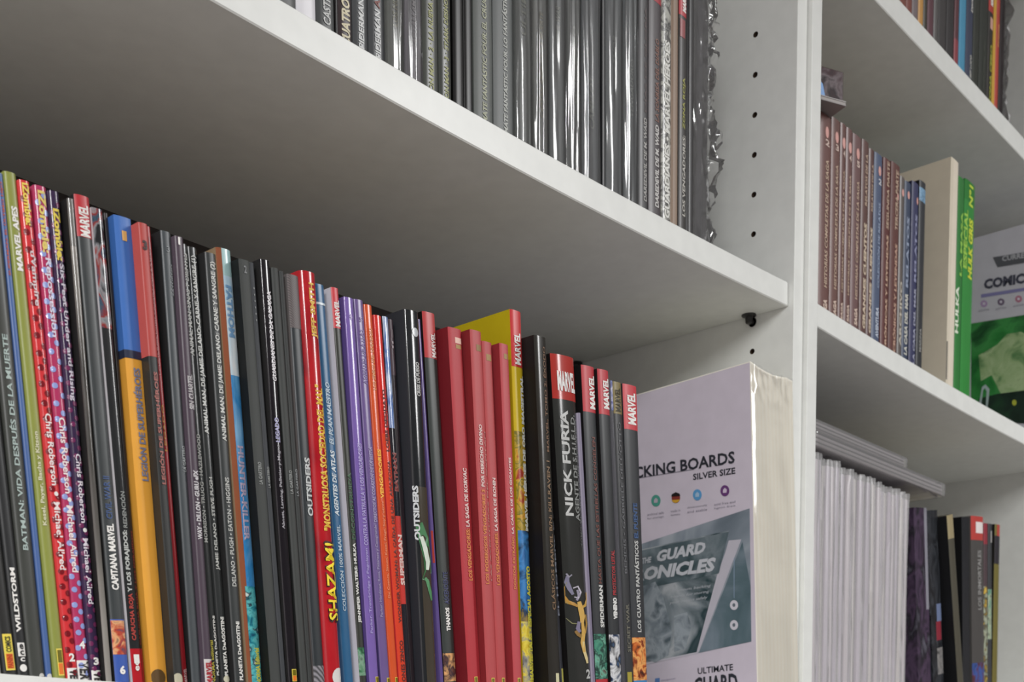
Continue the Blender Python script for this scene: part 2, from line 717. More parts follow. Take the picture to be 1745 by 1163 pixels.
b = S2('grey-spined comic cut off by the left edge of the picture', -112, 280, -104, -6, 6, 20, '#85837f')
b = S2('black comic with the largest yellow and orange publisher box, at far left', -100, 280, -72, 7, 29, 20, '#2b2b2a')
b.panini(1081, 1143, 0.2, 0.86, True)
b = S2('black comic with a white square publisher stamp, second dark spine at far left', -68, 280, -42, 30, 48, 20, '#292a2b')
b.text('WILDSTORM', 968, 1078, MW, c=0.45, hf=0.42, bold=0.03)
b.band(1096, 1119, MW, 'publisher_stamp', 0.2, 0.82)
b.text('e', 1098, 1107, '#222222', 'h', 0.5, 0.35, off=0.0006, name='publisher_lettering')
b.text('c', 1109, 1117, '#222222', 'h', 0.5, 0.35, off=0.0006, name='publisher_lettering')
b.text('c', 1121, 1128, MW, 'h', 0.5, 0.4, name='publisher_lettering')
b.disc(1139, 0.5, 0.0020, MW, 'publisher_logo')
b = S2('charcoal comic with wide-spaced pale grey title beside the slim blue spine', -37, 284, -7, 49, 78, 20, '#41433f')
b.text('BATMAN: VIDA DESPUÉS DE LA MUERTE', 570, 938, '#a9b9b4', hf=0.42, c=0.45)
b.disc(1153, 0.75, 0.0016, '#c9c7c2', 'publisher_logo')
b = S2('slim blue comic with orange lettering between charcoal and olive spines', -6, 292, 4, 79, 91, 21, '#47649b')
b.text('SUPERMAN: EL ÚLTIMO HIJO', 310, 470, '#b5502f', hf=0.5, c=0.45)
b.disc(1153, 0.5, 0.0014, '#c9c7c2', 'publisher_logo')
b = S2('olive green comic with white lettering', 4, 288, 26, 94, 112, 20, '#8b9246')
b.text('MARVEL APES', 352, 462, MW, hf=0.5, bold=0.03)
b.text('Kesel, Payer, Bachs y Kitson', 736, 896, '#d9d6b8', hf=0.42, c=0.45)
b.panini(1106, 1152, 0.3, 0.82)
b = S2('red comic with dark red dots', 30, 303, 53, 115, 131, 17, '#d0393d', rough=0.2,
       )
b.dot_pattern('#7b1a22', 0.0017, 3)
b.text('iZombie:', 312, 385, '#e8cf58', 'd', hf=0.62, bold=0.03)
b.text('uVampire', 428, 522, '#d7c9cc', 'd', hf=0.62)
b.text('Chris Roberson', 705, 828, '#e9dcda', 'd', hf=0.6)
b.disc(842, 0.55, 0.0012, MW, 'lettering_dot')
b.text('Michael Allred', 856, 972, '#e9dcda', 'd', hf=0.6)
b.text('2', 1114, 1128, MW, 'h', hf=0.55, bold=0.03)
b.band(1139, None, '#e6e3df', 'publisher_band')
b.text('VERTIGO', 1141, 1200, '#262322', 'd', hf=0.8, bold=0.03, off=0.0006)
b = S2('magenta comic with pale blue dots', 56, 312, 80, 132, 153, 17, '#b03a62', rough=0.2,
       )
b.dot_pattern('#8f9cd0', 0.0016, 5)
b.text('iZombie:', 325, 432, '#ddc76a', 'd', hf=0.62, bold=0.03)
b.text('Repossession', 440, 575, '#d4cfe0', 'd', hf=0.62)
b.text('Chris Roberson', 712, 842, '#e9dcda', 'd', hf=0.55)
b.disc(852, 0.55, 0.0012, MW, 'lettering_dot')
b.text('Michael Allred', 862, 976, '#e9dcda', 'd', hf=0.55)
b.text('4', 1093, 1106, MW, 'h', hf=0.5, bold=0.03)
b.band(1126, None, '#e6e3df', 'publisher_band')
b.text('VERTIGO', 1128, 1200, '#262322', 'd', hf=0.85, bold=0.03, off=0.0006)
b = S2('dark violet comic with yellow title at the top of its spine', 83, 322, 101, 157, 173, 16, '#3a2a48', rough=0.2,
       )
b.dot_pattern('#6e2c55', 0.0014, 7)
b.text('iZombie:', 356, 445, '#dcc64c', 'd', hf=0.66, bold=0.04)
b.text('Six Feet Under and Rising', 450, 684, '#c9c3cf', 'd', hf=0.6)
b.text('Chris Roberson', 774, 892, '#d9d2da', 'd', hf=0.55)
b.disc(904, 0.55, 0.0012, MW, 'lettering_dot')
b.text('Michael Allred', 918, 1030, '#d9d2da', 'd', hf=0.55)
b.text('3', 1121, 1134, MW, 'h', hf=0.55, bold=0.04)
b.band(1143, None, '#e6e3df', 'publisher_band')
b.text('VERTIGO', 1145, 1210, '#262322', 'd', hf=0.8, bold=0.03, off=0.0006)
b = S2('glossy black comic with a narrow silver-grey spine', 114, 336, 124, 180, 194, 11, '#7d7a74', rough=0.15,
       pmat=art(['#2f2d2c', '#8a8680', '#a9a59d'], 18, 0.12, (1, 1, 0.25), seed=2.0), side='#1b1a1a')
b.band(None, 420, '#6f6d69', 'spine_top_field')
b = S2('black comic with a red header on its spine and a tiny orange portrait low down', 125, 328, 149, 197, 222, 11, '#3b3f40', side='#151515')
b.band(None, 405, '#b8333a', 'red_header', wrap=0.0)
b.text('MARVEL', 350, 404, MW, hf=0.66, bold=0.025, off=0.0005)
b.text('CIVIL WAR II', 812, 885, '#3d5480', hf=0.45)
b.text('CAPITANA MARVEL', 893, 1006, MW, hf=0.5, bold=0.03)
b.band(1056, None, '#3c5aa8', 'blue_field')
b.band(1058, 1116, art(['#32465f', '#b5432f', '#e0a878', '#2b2f3c'], 160, 0.3, seed=1.0), 'portrait_panel', 0.0, 0.95, off=0.0003)
b.text('6', 1135, 1150, MW, 'h', hf=0.4, bold=0.04, off=0.0006)
b = S2('slim comic with a light left edge and a red, grey and black picture spine', 156, 352, 177, 226, 240, 10, '#2c2d2e', rough=0.15, side='#cfccd0', r=0.0006)
b.band(None, 560, art(['#25272a', '#8d8f92', '#8b2f2b', '#3c5566', '#1a1b1c'], 110, 0.12, (1, 1, 0.6)), 'picture_field')
b.text('REDENCIÓN', 838, 900, '#8d908d', hf=0.5)
b.text('Y LOS FORAJIDOS:', 904, 1010, '#b9bcb8', hf=0.55, bold=0.03)
b.text('CAPUCHA ROJA', 1012, 1092, '#a8392f', hf=0.55, bold=0.03)
b.band(1106, None, '#b0232c', 'red_foot')
b.band(1116, 1131, MW, 'publisher_stamp', 0.25, 0.8, off=0.0004)
b.text('ecc', 1118, 1144, MW, hf=0.4, c=0.5, off=0.0006)
b = S2('very thin dark comic squeezed before the blue and amber hardback', 177.5, 362, 181, 240.5, 246, 15, '#2a2526', r=0.0004)
b.text('CAPUCHA ROJA Y LOS FORAJIDOS', 905, 1100, '#8c3a33', hf=0.6)
b.band(1106, None, '#a3222b', 'red_foot')
b = S2('thick hardback, blue upper spine over amber lower spine', 190, 363, 215, 258, 288, 9, '#e0a03c', rough=0.45, hard=True, r=0.0007, name='hardback_comic')
b.band(None, 606, '#3f6fb8', 'blue_field', wrap=0.166)
b.band(598, 612, '#262c42', 'divider_band', wrap=0.166, off=0.0002)
b.text('1', 394, 411, '#d9ab66', 'h', hf=0.28, bold=0.03)
b.text('LEGIÓN DE SUPERHÉROES', 627, 820, '#76798f', hf=0.5, c=0.55, bold=0.03)
b.disc(1155, 0.42, 0.0048, '#5c4424', 'publisher_logo')
b = S2('thick hardback, brick red upper spine over black lower spine', 232, 376, 247, 297, 311, 2, '#2b2c2b', rough=0.45, hard=True, r=0.0006, name='hardback_comic')
b.band(None, 608, '#b04540', 'red_field', wrap=0.166)
b.text('3', 410, 427, '#3a2222', 'h', hf=0.55, bold=0.05)
b.text('LEGIÓN DE SUPERHÉROES', 634, 826, '#9c5f58', hf=0.55, bold=0.03)
b.disc(1158, 0.4, 0.0035, '#b7b29a', 'publisher_logo')
b = S2('slim crimson comic with faint pink lettering', 247, 384, 255, 311, 321, 10, '#9c1f28', rough=0.3, r=0.0006)
b.text('LOS INVENCIBLES DE LOS AÑOS', 425, 640, '#c8787a', hf=0.42, c=0.4)
b.text('LEGADO', 690, 770, '#c08a3c', hf=0.4, c=0.4)
b.text('MARVEL', 1140, 1164, '#d0b0b0', hf=0.5, c=0.5)
b = S2('slate grey comic with faint vertical capitals, left of the plum spine', 273, 391, 286, 326, 349, 2, '#454a4d', side='#171819')
b.text('3', 420, 430, '#8e9294', 'h', hf=0.3, c=0.55)
b.text('SATURNO', 450, 504, '#8e9294', hf=0.16, c=0.75)
b.text('LA GARTERO', 760, 804, '#9da2a2', hf=0.34, c=0.7)
b = S2('plum comic with bold white numeral 1 at the top', 286, 396, 304, 349, 361, 3, '#4b3f4a')
b.text('1', 405, 418, MW, 'h', hf=0.2, c=0.4, bold=0.03)
b.text('SIN CUARTEL', 638, 698, '#b7b4b5', hf=0.62, bold=0.03, c=0.6)
b.text('WAY • DILLON • GURU eFX', 802, 920, '#c9c6c8', hf=0.55, bold=0.03)
b.band(1124, None, '#c8c4c2', 'header', 0.05, 0.95)
b.text('MARVEL', 1127, 1166, '#a32b33', hf=0.7, bold=0.04, off=0.0006)
b = S2('black comic with white title, directly right of the plum spine', 305, 413, 317, 361, 377, 10, '#343636', rough=0.22)
b.text('ANIMAL MAN: UÑAS Y DIENTES', 432, 606, '#c3c4c0', hf=0.6, bold=0.02)
b.text('MORRISON • TRUOG • HAZLEWOOD', 740, 925, '#a6a7a2', hf=0.42)
b.text('NORMA Editorial', 1092, 1165, '#cfc34a', c=0.2, hf=0.34)
b.text('PLANETA DeAGOSTINI', 1050, 1152, '#d9d8d2', c=0.75, hf=0.36, bold=0.03)
b = S2('black comic with white title marked (1) at its end', 318, 418, 330, 378, 396, 10, '#323434', rough=0.22)
b.text('ANIMAL MAN, DE JAMIE DELANO: CARNE Y SANGRE (1)', 436, 740, '#c3c4c0', hf=0.55, bold=0.02)
b.text('JAMIE DELANO • STEVE PUGH', 814, 972, '#b2b3ae', hf=0.45)
b.text('PLANETA DeAGOSTINI', 1052, 1152, '#d9d8d2', hf=0.4, bold=0.03)
b.disc(1158, 0.5, 0.0022, '#c2bfa8', 'publisher_logo')
b = S2('black comic with white title marked (2) at its end, standing forward', 349, 428, 364, 400, 422, 0, '#353838', side='#131313')
b.text('ANIMAL MAN, DE JAMIE DELANO: CARNE Y SANGRE (2)', 446, 752, '#c9cac5', hf=0.52, bold=0.02, c=0.6)
b.text('DELANO • PUGH • EATON • HIGGINS', 814, 1000, '#b7b8b3', hf=0.4)
b.text('PLANETA DeAGOSTINI', 1060, 1160, '#d9d8d2', hf=0.36, c=0.55, bold=0.03)
b = S2('comic with a copper-brown left strip and a white to bright blue picture spine', 364, 418, 386, 424, 449, 5, '#8a5138', rough=0.18, side='#9a8468')
b.band(None, 470, '#9fc0c0', 'pale_top_field', 0.32, 1)
b.band(470, 640, art(['#d5dadb', '#a8c6d6', '#e8e8e6'], 60, 0.12, (1, 1, 0.4)), 'white_field', 0.32, 1)
b.band(640, 1000, art(['#5f9cc8', '#2f7db5', '#8cb8d8'], 60, 0.12, (1, 1, 0.4)), 'blue_field', 0.32, 1)
b.band(1000, None, art(['#1c4a66', '#2f8a96', '#5fb6b8', '#123040', '#c2d2cc'], 150, 0.15), 'dark_blue_field', 0.2, 1, off=0.0002)
b.text('FATHOM', 486, 575, '#6b93b8', 'd', c=0.62, hf=0.45, bold=0.04)
b.text('HUNTER-KILLER', 760, 922, '#a59ab0', 'd', c=0.6, hf=0.42, bold=0.03)
b.text('NORMA Editorial', 1105, 1166, '#d6d44e', c=0.7, hf=0.36, bold=0.03)
b = S2('matt grey-black hardback with faint lettering, right of the white-to-blue spine', 402, 438, 419, 461, 479, -2, '#383b39', rough=0.6, side='#121413', hard=True, r=0.0006, name='hardback_comic')
b.text('2', 453, 466, '#77797a', 'h', hf=0.25)
b.text('LA GARTERO', 788, 826, '#8e918f', hf=0.34, c=0.45)
b = S2('slimmer matt grey-black comic with a dotted line of faint letters', 419, 444, 429, 479, 488, -1, '#33363a', rough=0.6)
b.text('. . . . . .', 490, 548, '#8b8d8d', hf=0.16)
b.text('LA GARTERO', 796, 832, '#8e918f', hf=0.4)
b = S2('glossy black comic with white title on its edge and silver highlight at the top', 443, 440, 456, 492, 512, -4, '#1f1c20', rough=0.12, side='#0d0c0c')
b.text('GUARDIANES DE LA GALAXIA', 496, 650, '#d8d5d8', hf=0.42, bold=0.03, c=0.6)
b.text('LEGADO', 712, 754, '#a9a7c9', hf=0.45, bold=0.03)
b.text('Abnett, Lanning, Pelletier y Magno', 758, 902, '#9f9ca2', hf=0.36)
b.panini(1141, 1162, 0.3, 0.8)
b = S2('matt charcoal comic right of the glossy black spine', 463, 455, 476, 513, 525, -3, '#363937', rough=0.6, side='#121413')
b.text('LA GARTERO', 802, 842, '#8e918f', hf=0.4)
b = S2('thin matt charcoal comic before the hatched cover', 476, 461, 483, 525, 534, -2, '#2c2f2e', rough=0.6)
b.text('LA GARTERO', 800, 846, '#85888a', hf=0.42)
b = S2('dark comic with a grey hatched pattern, left of the thick red hardback', 490, 466, 507, 536, 556, -2, '#2c3134', side='#55504f')
b.band(None, 560, stripes('#4d4748', '#6c6463', 420, 'DIAGONAL'), 'hatched_field')
b.text('OUTSIDERS', 780, 880, '#bfc3c2', hf=0.52, bold=0.03, c=0.62, shear=0.0)
b.band(1135, None, stripes('#3c3c3e', '#8d8a90', 160, 'DIAGONAL'), 'striped_foot')
b = S2('thick glossy red hardback with large yellow lettering', 503, 455, 532, 557, 585, -6, '#a81d26', rough=0.16, hard=True, r=0.003, name='hardback_comic',
       pmat=art(['#8e1620', '#a91e27', '#b6252c', '#7c121c'], 28, 0.14, (1, 1, 0.6)))
b.text('JEFF SMITH', 482, 576, '#d8ac3a', hf=0.4, c=0.58, bold=0.03)
b.text('"MONSTRUOSA SOCIEDAD DEL MAL"', 656, 905, '#e2b83c', hf=0.5, c=0.6, bold=0.03)
tv = b.text('SHAZAM!', 922, 1062, '#3a1512', hf=0.76, c=0.62, bold=0.06, off=0.0005, name='title_outline')
b.text('SHAZAM!', 926, 1058, '#efd52e', hf=0.68, c=0.62, bold=0.012, off=0.0011)
b.disc(1155, 0.75, 0.0062, '#d6d3d0', 'publisher_logo')
b = S2('steel blue comic with a white line across the top of its spine', 535, 482, 552, 586, 604, 4, '#2d5f86', rough=0.3)
b.band(516, 520, '#c9d6dc', 'white_line', off=0.0003)
b.text('COLECCIÓN 100% MARVEL', 895, 1042, '#aebfca', hf=0.42, c=0.5)
b.text('AGENTES DE ATLAS', 768, 880, '#d2dce0', hf=0.42, c=0.5, bold=0.02, shear=0.2)
b.text('EL PLAN MAESTRO', 652, 758, '#b7cad6', hf=0.42, c=0.5, shear=0.2)
b = S2('slim comic with a pale grey left cover, red header and dark spine', 565, 489, 577, 614, 626, 3, '#33352f', side='#b9b6bd')
b.band(None, 560, '#c8434a', 'red_header')
b.text('MARVEL', 512, 557, MW, hf=0.66, bold=0.025, off=0.0005)
b.text('DECONSTRUIDA', 806, 920, '#3e5f44', hf=0.5)
b.text('JENNIFER WALTERS: HULKA', 926, 1062, '#d9d9d4', hf=0.5, bold=0.03)
b.band(1104, 1152, art(['#1f3a2a', '#3f7a52', '#7ea088', '#2a2f2d'], 150, 0.3), 'portrait_panel', 0.0, 0.95)
b = S2('glossy violet comic, left one of the two violet spines', 586, 505, 601, 630, 648, 0, '#7a63a8', rough=0.14, side='#43316e')
b.text('4', 535, 545, '#b8abd2', 'h', hf=0.3)
b.text('CONTRA LA PATRULLA Y LOS VENGADORES', 756, 930, '#a99ccf', hf=0.42)
b.text('Parker, Trowbridge y Pagulayan', 935, 1080, '#9f92c8', hf=0.34)
b.panini(1154, 1172, 0.55, 0.95)
b = S2('muted lilac comic, right one of the two violet spines', 604, 509, 620, 650, 665, 2, '#6d5a8c', rough=0.25, side='#3e3160')
b.text('5', 541, 549, '#a99cc0', 'h', hf=0.3)
b.text('AGENTES DE ATLAS', 562, 655, '#8c7cab', hf=0.45)
b.text('DIRECTOS AL CORAZÓN DE LA BESTIA', 762, 890, '#a79bbd', hf=0.42)
b.text('Parker, Hardman, Rosa, Pittarese y Casagrande', 895, 1052, '#9388ab', hf=0.36)
b.panini(1156, 1174, 0.55, 0.95)
b = S2('orange comic with yellow middle lettering', 621, 518, 632, 666, 681, 3, '#d0562f', rough=0.2)
b.text('LOS SIMIOS DEL UNIVERSO', 560, 665, '#d99a6a', hf=0.4)
b.text('VENGADORES', 766, 850, '#eeb23a', hf=0.45, bold=0.03)
b.text('De Cuenca, Simon, Kesel, Fraga, Soy y otros', 855, 1020, '#e0845a', hf=0.36)
b.panini(1155, 1172, 0.5, 0.9)
b = S2('bright red comic with black lettering', 637, 536, 652, 681, 692, 2, '#cc2f28', rough=0.15, side='#a81a1c')
b.band(740, None, '#d2452f', 'orange_red_field')
b.text('WONDER WOMAN: LA CAÍDA DE UNA AMAZONA', 785, 1062, '#5c1c16', hf=0.5, bold=0.02)
b.text('LOEBS DEODATO', 664, 770, '#3e1414', hf=0.42, bold=0.02)
b.text('EDICIONES ZINCO', 1092, 1190, '#4b1814', hf=0.5, bold=0.02)
b = S2('thin comic, white and blue at the top and salmon red low down', 652, 539, 662, 692, 700, 4, '#27262c', rough=0.14, r=0.0006)
b.band(None, 730, art(['#d9dde4', '#4a6ca8', '#c3d0e0', '#5f83bd'], 90, 0.12, (1, 1, 0.3)), 'blue_white_field')
b.text('BATMAN', 772, 838, '#7d3530', hf=0.75, bold=0.04)
b.band(880, 1030, '#c2403a', 'salmon_field')
b.text('SUPERMAN', 912, 998, '#d3b3ab', hf=0.8, bold=0.04, off=0.0005)
b = S2('thin plum-black comic with small pale marks near the top', 662, 544, 673, 700, 705, 6, '#2d2429', r=0.0006)
b.band(None, 640, '#4b3b43', 'plum_field')
b.text('||', 562, 576, '#85797e', 'h', hf=0.35)
b.text('=', 582, 594, '#a09599', 'h', hf=0.35)
b = S2('thick glossy navy-black hardback with white lettering', 690, 526, 711, 722, 750, -8, '#26282a', rough=0.13, hard=True, r=0.002, side='#10131c', name='hardback_comic')
b.text('CRISIS DE FUEGO', 617, 675, '#b9bab8', hf=0.26, c=0.62, bold=0.03)
b.disc(566, 0.6, 0.0030, '#b9bdc0', 'publisher_logo')
b.band(830, None, '#453f36', 'brown_field', 0.22, 1.0)
b.text('OUTSIDERS', 829, 922, '#c5c8c9', hf=0.3, c=0.1, bold=0.04)
stroke(b, [(714, 892), (722, 920), (730, 950), (731, 975), (724, 990)], 9, '#3f7a4c', 'green_motif')
stroke(b, [(717, 915), (723, 935), (728, 958), (727, 972)], 4, '#cfd9cb', 'green_motif_white', 0.0009)  # printed white inner stroke of the green motif
stroke(b, [(724, 985), (728, 992), (733, 1010), (736, 1024)], 3, '#4d8a5a', 'green_motif')
b = S2('very thin dark comic with a lilac line along its spine', 711, 544, 718, 750.5, 755, 4, '#5c4c84', rough=0.2, r=0.0005)
b.band(905, 960, '#a33a36', 'red_patch', 0.0, 0.55)
b = S2('black comic with salmon red header and a small orange portrait low down', 720, 530, 741, 758, 779, 2, '#383d3b', side='#16100f')
b.band(None, 611, '#b74243', 'red_header')
b.text('MARVEL', 567, 609, '#e5dedb', hf=0.36, c=0.68, bold=0.025, off=0.0005)
b.text('ASCENDENTE', 975, 1030, '#3f4468', hf=0.4)
b.text('THANOS', 1036, 1076, MW, hf=0.34, bold=0.04)
b.band(1114, 1162, art(['#c98a55', '#e0aa72', '#3a3038', '#6f4a3c'], 130, 0.3), 'portrait_panel', 0.0, 0.95)
b = S2('widest red comic, leftmost of the four plain red spines', 764, 557, 786, 798, 820, -6, '#ae3038', rough=0.5, side='#741b23', r=0.0008)
b.band(575, 585, '#e0b8a8', 'header_mark', 0.45, 0.95)
b.band(587, 594, '#a08045', 'header_mark', 0.48, 0.9)
b.text('LA SAGA DE KORVAC', 798, 898, '#dcc3bd', hf=0.3, c=0.6, bold=0.03)
b.text('LOS VENGADORES:', 901, 990, '#d08043', hf=0.3, c=0.6, bold=0.03)
b.panini(1154, 1172, 0.45, 0.7)
b = S2('brick red comic, second of the four plain red spines', 801, 561, 821, 829, 847, -12, '#b1484a', rough=0.5, side='#7f2529', r=0.0008)
b.band(587, 598, '#8d6b3d', 'header_mark', 0.45, 0.95)
b.text('POR DERECHO DIVINO', 724, 830, '#dcc3bd', hf=0.3, c=0.45, bold=0.03)
b.text('LOS PODEROSOS VENGADORES 3', 835, 996, '#d08043', hf=0.3, c=0.45, bold=0.03)
b.text('LAS AVENTURAS DEL CAPITÁN', 735, 990, '#c08a82', hf=0.16, c=0.85)
b.panini(1156, 1174, 0.4, 0.7)
b = S2('narrow brick red comic, third of the four plain red spines', 822, 581, 837, 848, 865, -12, '#ae4547', rough=0.5, r=0.0008)
b.band(604, 615, '#9c7a45', 'header_mark', 0.3, 0.85)
b.text('LA SAGA DE RONIN', 815, 905, '#dcc3bd', hf=0.34, bold=0.03)
b.text('LOS VENGADORES:', 908, 998, '#d08043', hf=0.34, bold=0.03)
b.panini(1156, 1174, 0.4, 0.7)
b = S2('dark-sided red comic, rightmost of the four plain red spines', 852, 585, 864, 876, 892, -17, '#b5474c', rough=0.5, side='#8a2a2f', r=0.0008)
b.band(603, 612, '#9c7a45', 'header_mark', 0.4, 0.85)
b.text('LA CAÍDA DE LOS GIGANTES', 780, 910, '#dcc3bd', hf=0.34, bold=0.03)
b.text('DOCTOR EXTRAÑO:', 914, 1005, '#d08043', hf=0.34, bold=0.03)
b.panini(1156, 1174, 0.4, 0.75)
b = S2('tall comic with a bright yellow cover and red-topped picture spine', 870, 527, 883, 893, 915, -10, '#c7ad1c', rough=0.35, side='#b7a413', d=0.185)
b.band(None, 626, '#c23436', 'red_header')
b.text('MARVEL', 568, 622, MW, hf=0.55, bold=0.025, off=0.0005)
b.band(736, 905, art(['#a03a2a', '#c9a034', '#6f6a2c', '#b89a3a', '#3a2f22'], 95, 0.3), 'picture_field')
b.band(905, 1060, art(['#2a5a94', '#3f83c0', '#22344f', '#c0a030'], 60, 0.3), 'blue_picture_field')
b.band(1060, None, art(['#c9ad2c', '#e0cf50', '#8b8a88', '#3a352c'], 120, 0.3), 'yellow_picture_field')
b.text('MARVEL HÉROES DE ORO MAGISTRAL', 640, 905, '#d3d6cf', hf=0.38, c=0.72, bold=0.05, off=0.0006)
b.text('MARVEL TALES • ESPECIAL AGOSTO', 965, 1160, '#d8d24e', hf=0.38, c=0.72, bold=0.05, off=0.0006)
b = S2('black comic with brown lettering, between the yellow comic and the widest black spine', 906, 569, 927, 936, 955, -22, '#302e2a', rough=0.2, side='#12100f')
b.text('MARVEL, TOMO 2: ÉXODO', 590, 770, '#6b4d33', hf=0.3, c=0.68)
b.text('CLÁSICOS MARVEL B/N: KILLRAVEN 1', 785, 1040, '#7c6247', hf=0.34, c=0.6)
b.band(1148, 1172, '#cfcba6', 'publisher_box', 0.55, 0.85)
b = S2('slim black comic with a line of small white letters, behind the brown-lettered one', 928, 765, 933, 956, 960, -17, '#3b3c42', r=0.0005)
b.text('EL HOMBRE DE HIERRO', 770, 1050, '#8f95a3', hf=0.6)
b.band(1140, 1172, '#c2bd62', 'publisher_box', 0.2, 0.8)
b = S2('widest black comic with big silver title and a golden figure motif', 940, 602, 982, 972, 1009, -28, '#2f302e', rough=0.18, side='#0f0d0d', hard=False, r=0.0022)
b.band(None, 682, '#a8352f', 'red_header')
b.text('MARVEL', 634, 668, '#e0dedb', 'h', hf=0.78, c=0.56, bold=0.03, off=0.0005)
b.text('NICK FURIA', 700, 880, '#b9bab8', hf=0.34, c=0.36, bold=0.02)
b.text('AGENTE DE S.H.I.E.L.D.', 706, 888, '#7d7f7d', hf=0.2, c=0.72, bold=0.02)
b.text('EL ARTE DE JIM STERANKO', 712, 890, '#5f6162', hf=0.12, c=0.9, bold=0.02)
b.text('TOMO 1', 890, 932, '#4c4d4c', hf=0.12, c=0.85)
b.text('2', 1142, 1158, '#b7b8b6', 'h', hf=0.22, c=0.8, bold=0.03)
NICK = b
b = S2('thin short comic with a lilac-grey cover right of the widest black spine', 984, 704, 991, 1009.5, 1013, -26, '#7a7388', side='#9c95a8', r=0.0005)
b = S2('black comic with clean red header, brown lettering and a teal picture foot', 991, 622, 1014, 1016, 1037, -32, '#313335', side='#0f0d0e')
b.band(None, 703, '#b5353d', 'red_header')
b.text('MARVEL', 640, 697, MW, hf=0.45, c=0.68, bold=0.03, off=0.0005)
b.text('HASTA QUE LAS ESTRELLAS CONGELEN', 745, 995, '#6e4038', hf=0.3, c=0.65)
b.text('SPIDERMAN', 998, 1070, '#d0d0cc', hf=0.32, c=0.65, bold=0.03)
b.band(1081, 1158, art(['#2f6a5c', '#4f9078', '#1f2f2d', '#6fae96', '#5c2f30'], 110, 0.3), 'picture_panel', 0, 1)
b.band(1158, None, '#b02d35', 'red_foot')
b = S2('black comic with red header partly over a silver strip and a black-and-white picture foot', 1019, 629, 1035, 1042, 1062, -33, '#303234', side='#0f0d0e')
b.band(None, 707, '#b5353d', 'red_header')
b.text('MARVEL', 645, 697, MW, hf=0.55, c=0.62, bold=0.03, off=0.0005)
b.text('PROTECTOR LETAL', 938, 1015, '#a02c32', hf=0.34, c=0.6, bold=0.03)
b.text('VENENO', 1019, 1056, '#d9d9d6', hf=0.4, c=0.6, bold=0.06)
b.band(1082, None, art(['#15161a', '#2d3f5c', '#d5d6d8', '#1c1d22', '#54729c'], 80, 0.3), 'picture_panel', 0, 1)
b = S2('thin comic with blue and white marks behind the second red header', 1036, 648, 1041, 1062.5, 1065, -28, '#3f3f45', r=0.0005)
b.band(None, 700, art(['#c9c6d0', '#4a5a94', '#8d6a70'], 140, 0.3), 'mixed_field')
b = S2('black comic with a dull gold header', 1042, 650, 1060, 1066, 1079, -31, '#323335')
b.band(None, 706, '#7d7046', 'gold_header')
b.text('MARVEL', 662, 702, '#3a3320', hf=0.55, c=0.5, bold=0.025, off=0.0005)
b.text('BENDIS • GABRIELE DELL\'OTTO', 720, 978, '#5c5d60', hf=0.3)
b.text('SECRET WAR', 1030, 1112, '#6b695d', hf=0.36)
b.band(1146, None, '#a09437', 'publisher_box', 0.2, 0.7)
b = S2('black comic with clean red header and an orange flame picture foot, beside the white pack', 1061, 654, 1084, 1080, 1105, -34, '#313336')
b.band(None, 733, '#c03a42', 'red_header')
b.text('MARVEL', 670, 724, MW, hf=0.6, c=0.52, bold=0.03, off=0.0005)
b.text('EL PUENTE', 858, 918, '#33507c', hf=0.3, c=0.5, bold=0.03)
b.text('LOS CUATRO FANTÁSTICOS', 922, 1078, '#bfc0bd', hf=0.34, c=0.45, bold=0.02)
b.band(1087, 1160, art(['#4c2614', '#c2622a', '#e7a860', '#8a3c1e', '#2a1a14'], 110, 0.3), 'picture_panel', 0.0, 1)
b.band(1160, None, '#3f7fb0', 'blue_foot')
LASTX = R.edge[0]
TOP_LASTX = R.edge[0] - R.edge[1] * 0.26

for pts, wd, col in (
        ([(968, 982), (967, 992), (971, 1004), (976, 1014)], 3.4, '#77748a'),
        ([(966, 978), (970, 984), (974, 980)], 1.6, '#8d8a98'),
        ([(963, 1000), (963, 1016), (968, 1026), (977, 1030), (984, 1034)], 3.0, '#b0843a'),
        ([(976, 1003), (984, 1000), (989, 1010), (985, 1020), (978, 1018)], 1.6, '#b9b4c0'),
        ([(983, 1006), (986, 1016), (982, 1024)], 2.6, '#8f8a9c'),
        ([(1001, 1010), (1002, 1022), (998, 1032), (991, 1036)], 2.8, '#c09a45'),
        ([(986, 1026), (989, 1038), (992, 1052), (991, 1062)], 5.0, '#c9a254'),
        ([(986, 1060), (984, 1072), (988, 1078)], 3.6, '#7a748e'),
        ([(980, 1076), (985, 1082), (990, 1086)], 3.2, '#8a6a34'),
        ([(992, 1062), (994, 1078), (992, 1096), (995, 1112)], 3.6, '#c8a050'),
        ([(994, 1094), (995, 1110), (999, 1122), (1001, 1131)], 2.8, '#d2c08c'),
        ([(998, 1048), (1000, 1064), (997, 1080)], 2.0, '#a37f35'),
        ([(967, 993), (960, 1002), (958, 1014), (962, 1024), (969, 1030)], 0.9, '#86855c'),
        ([(964, 1030), (961, 1040), (965, 1054), (975, 1063), (986, 1064)], 0.9, '#86855c')):
    stroke(NICK, pts, wd, col, 'motif_stroke')

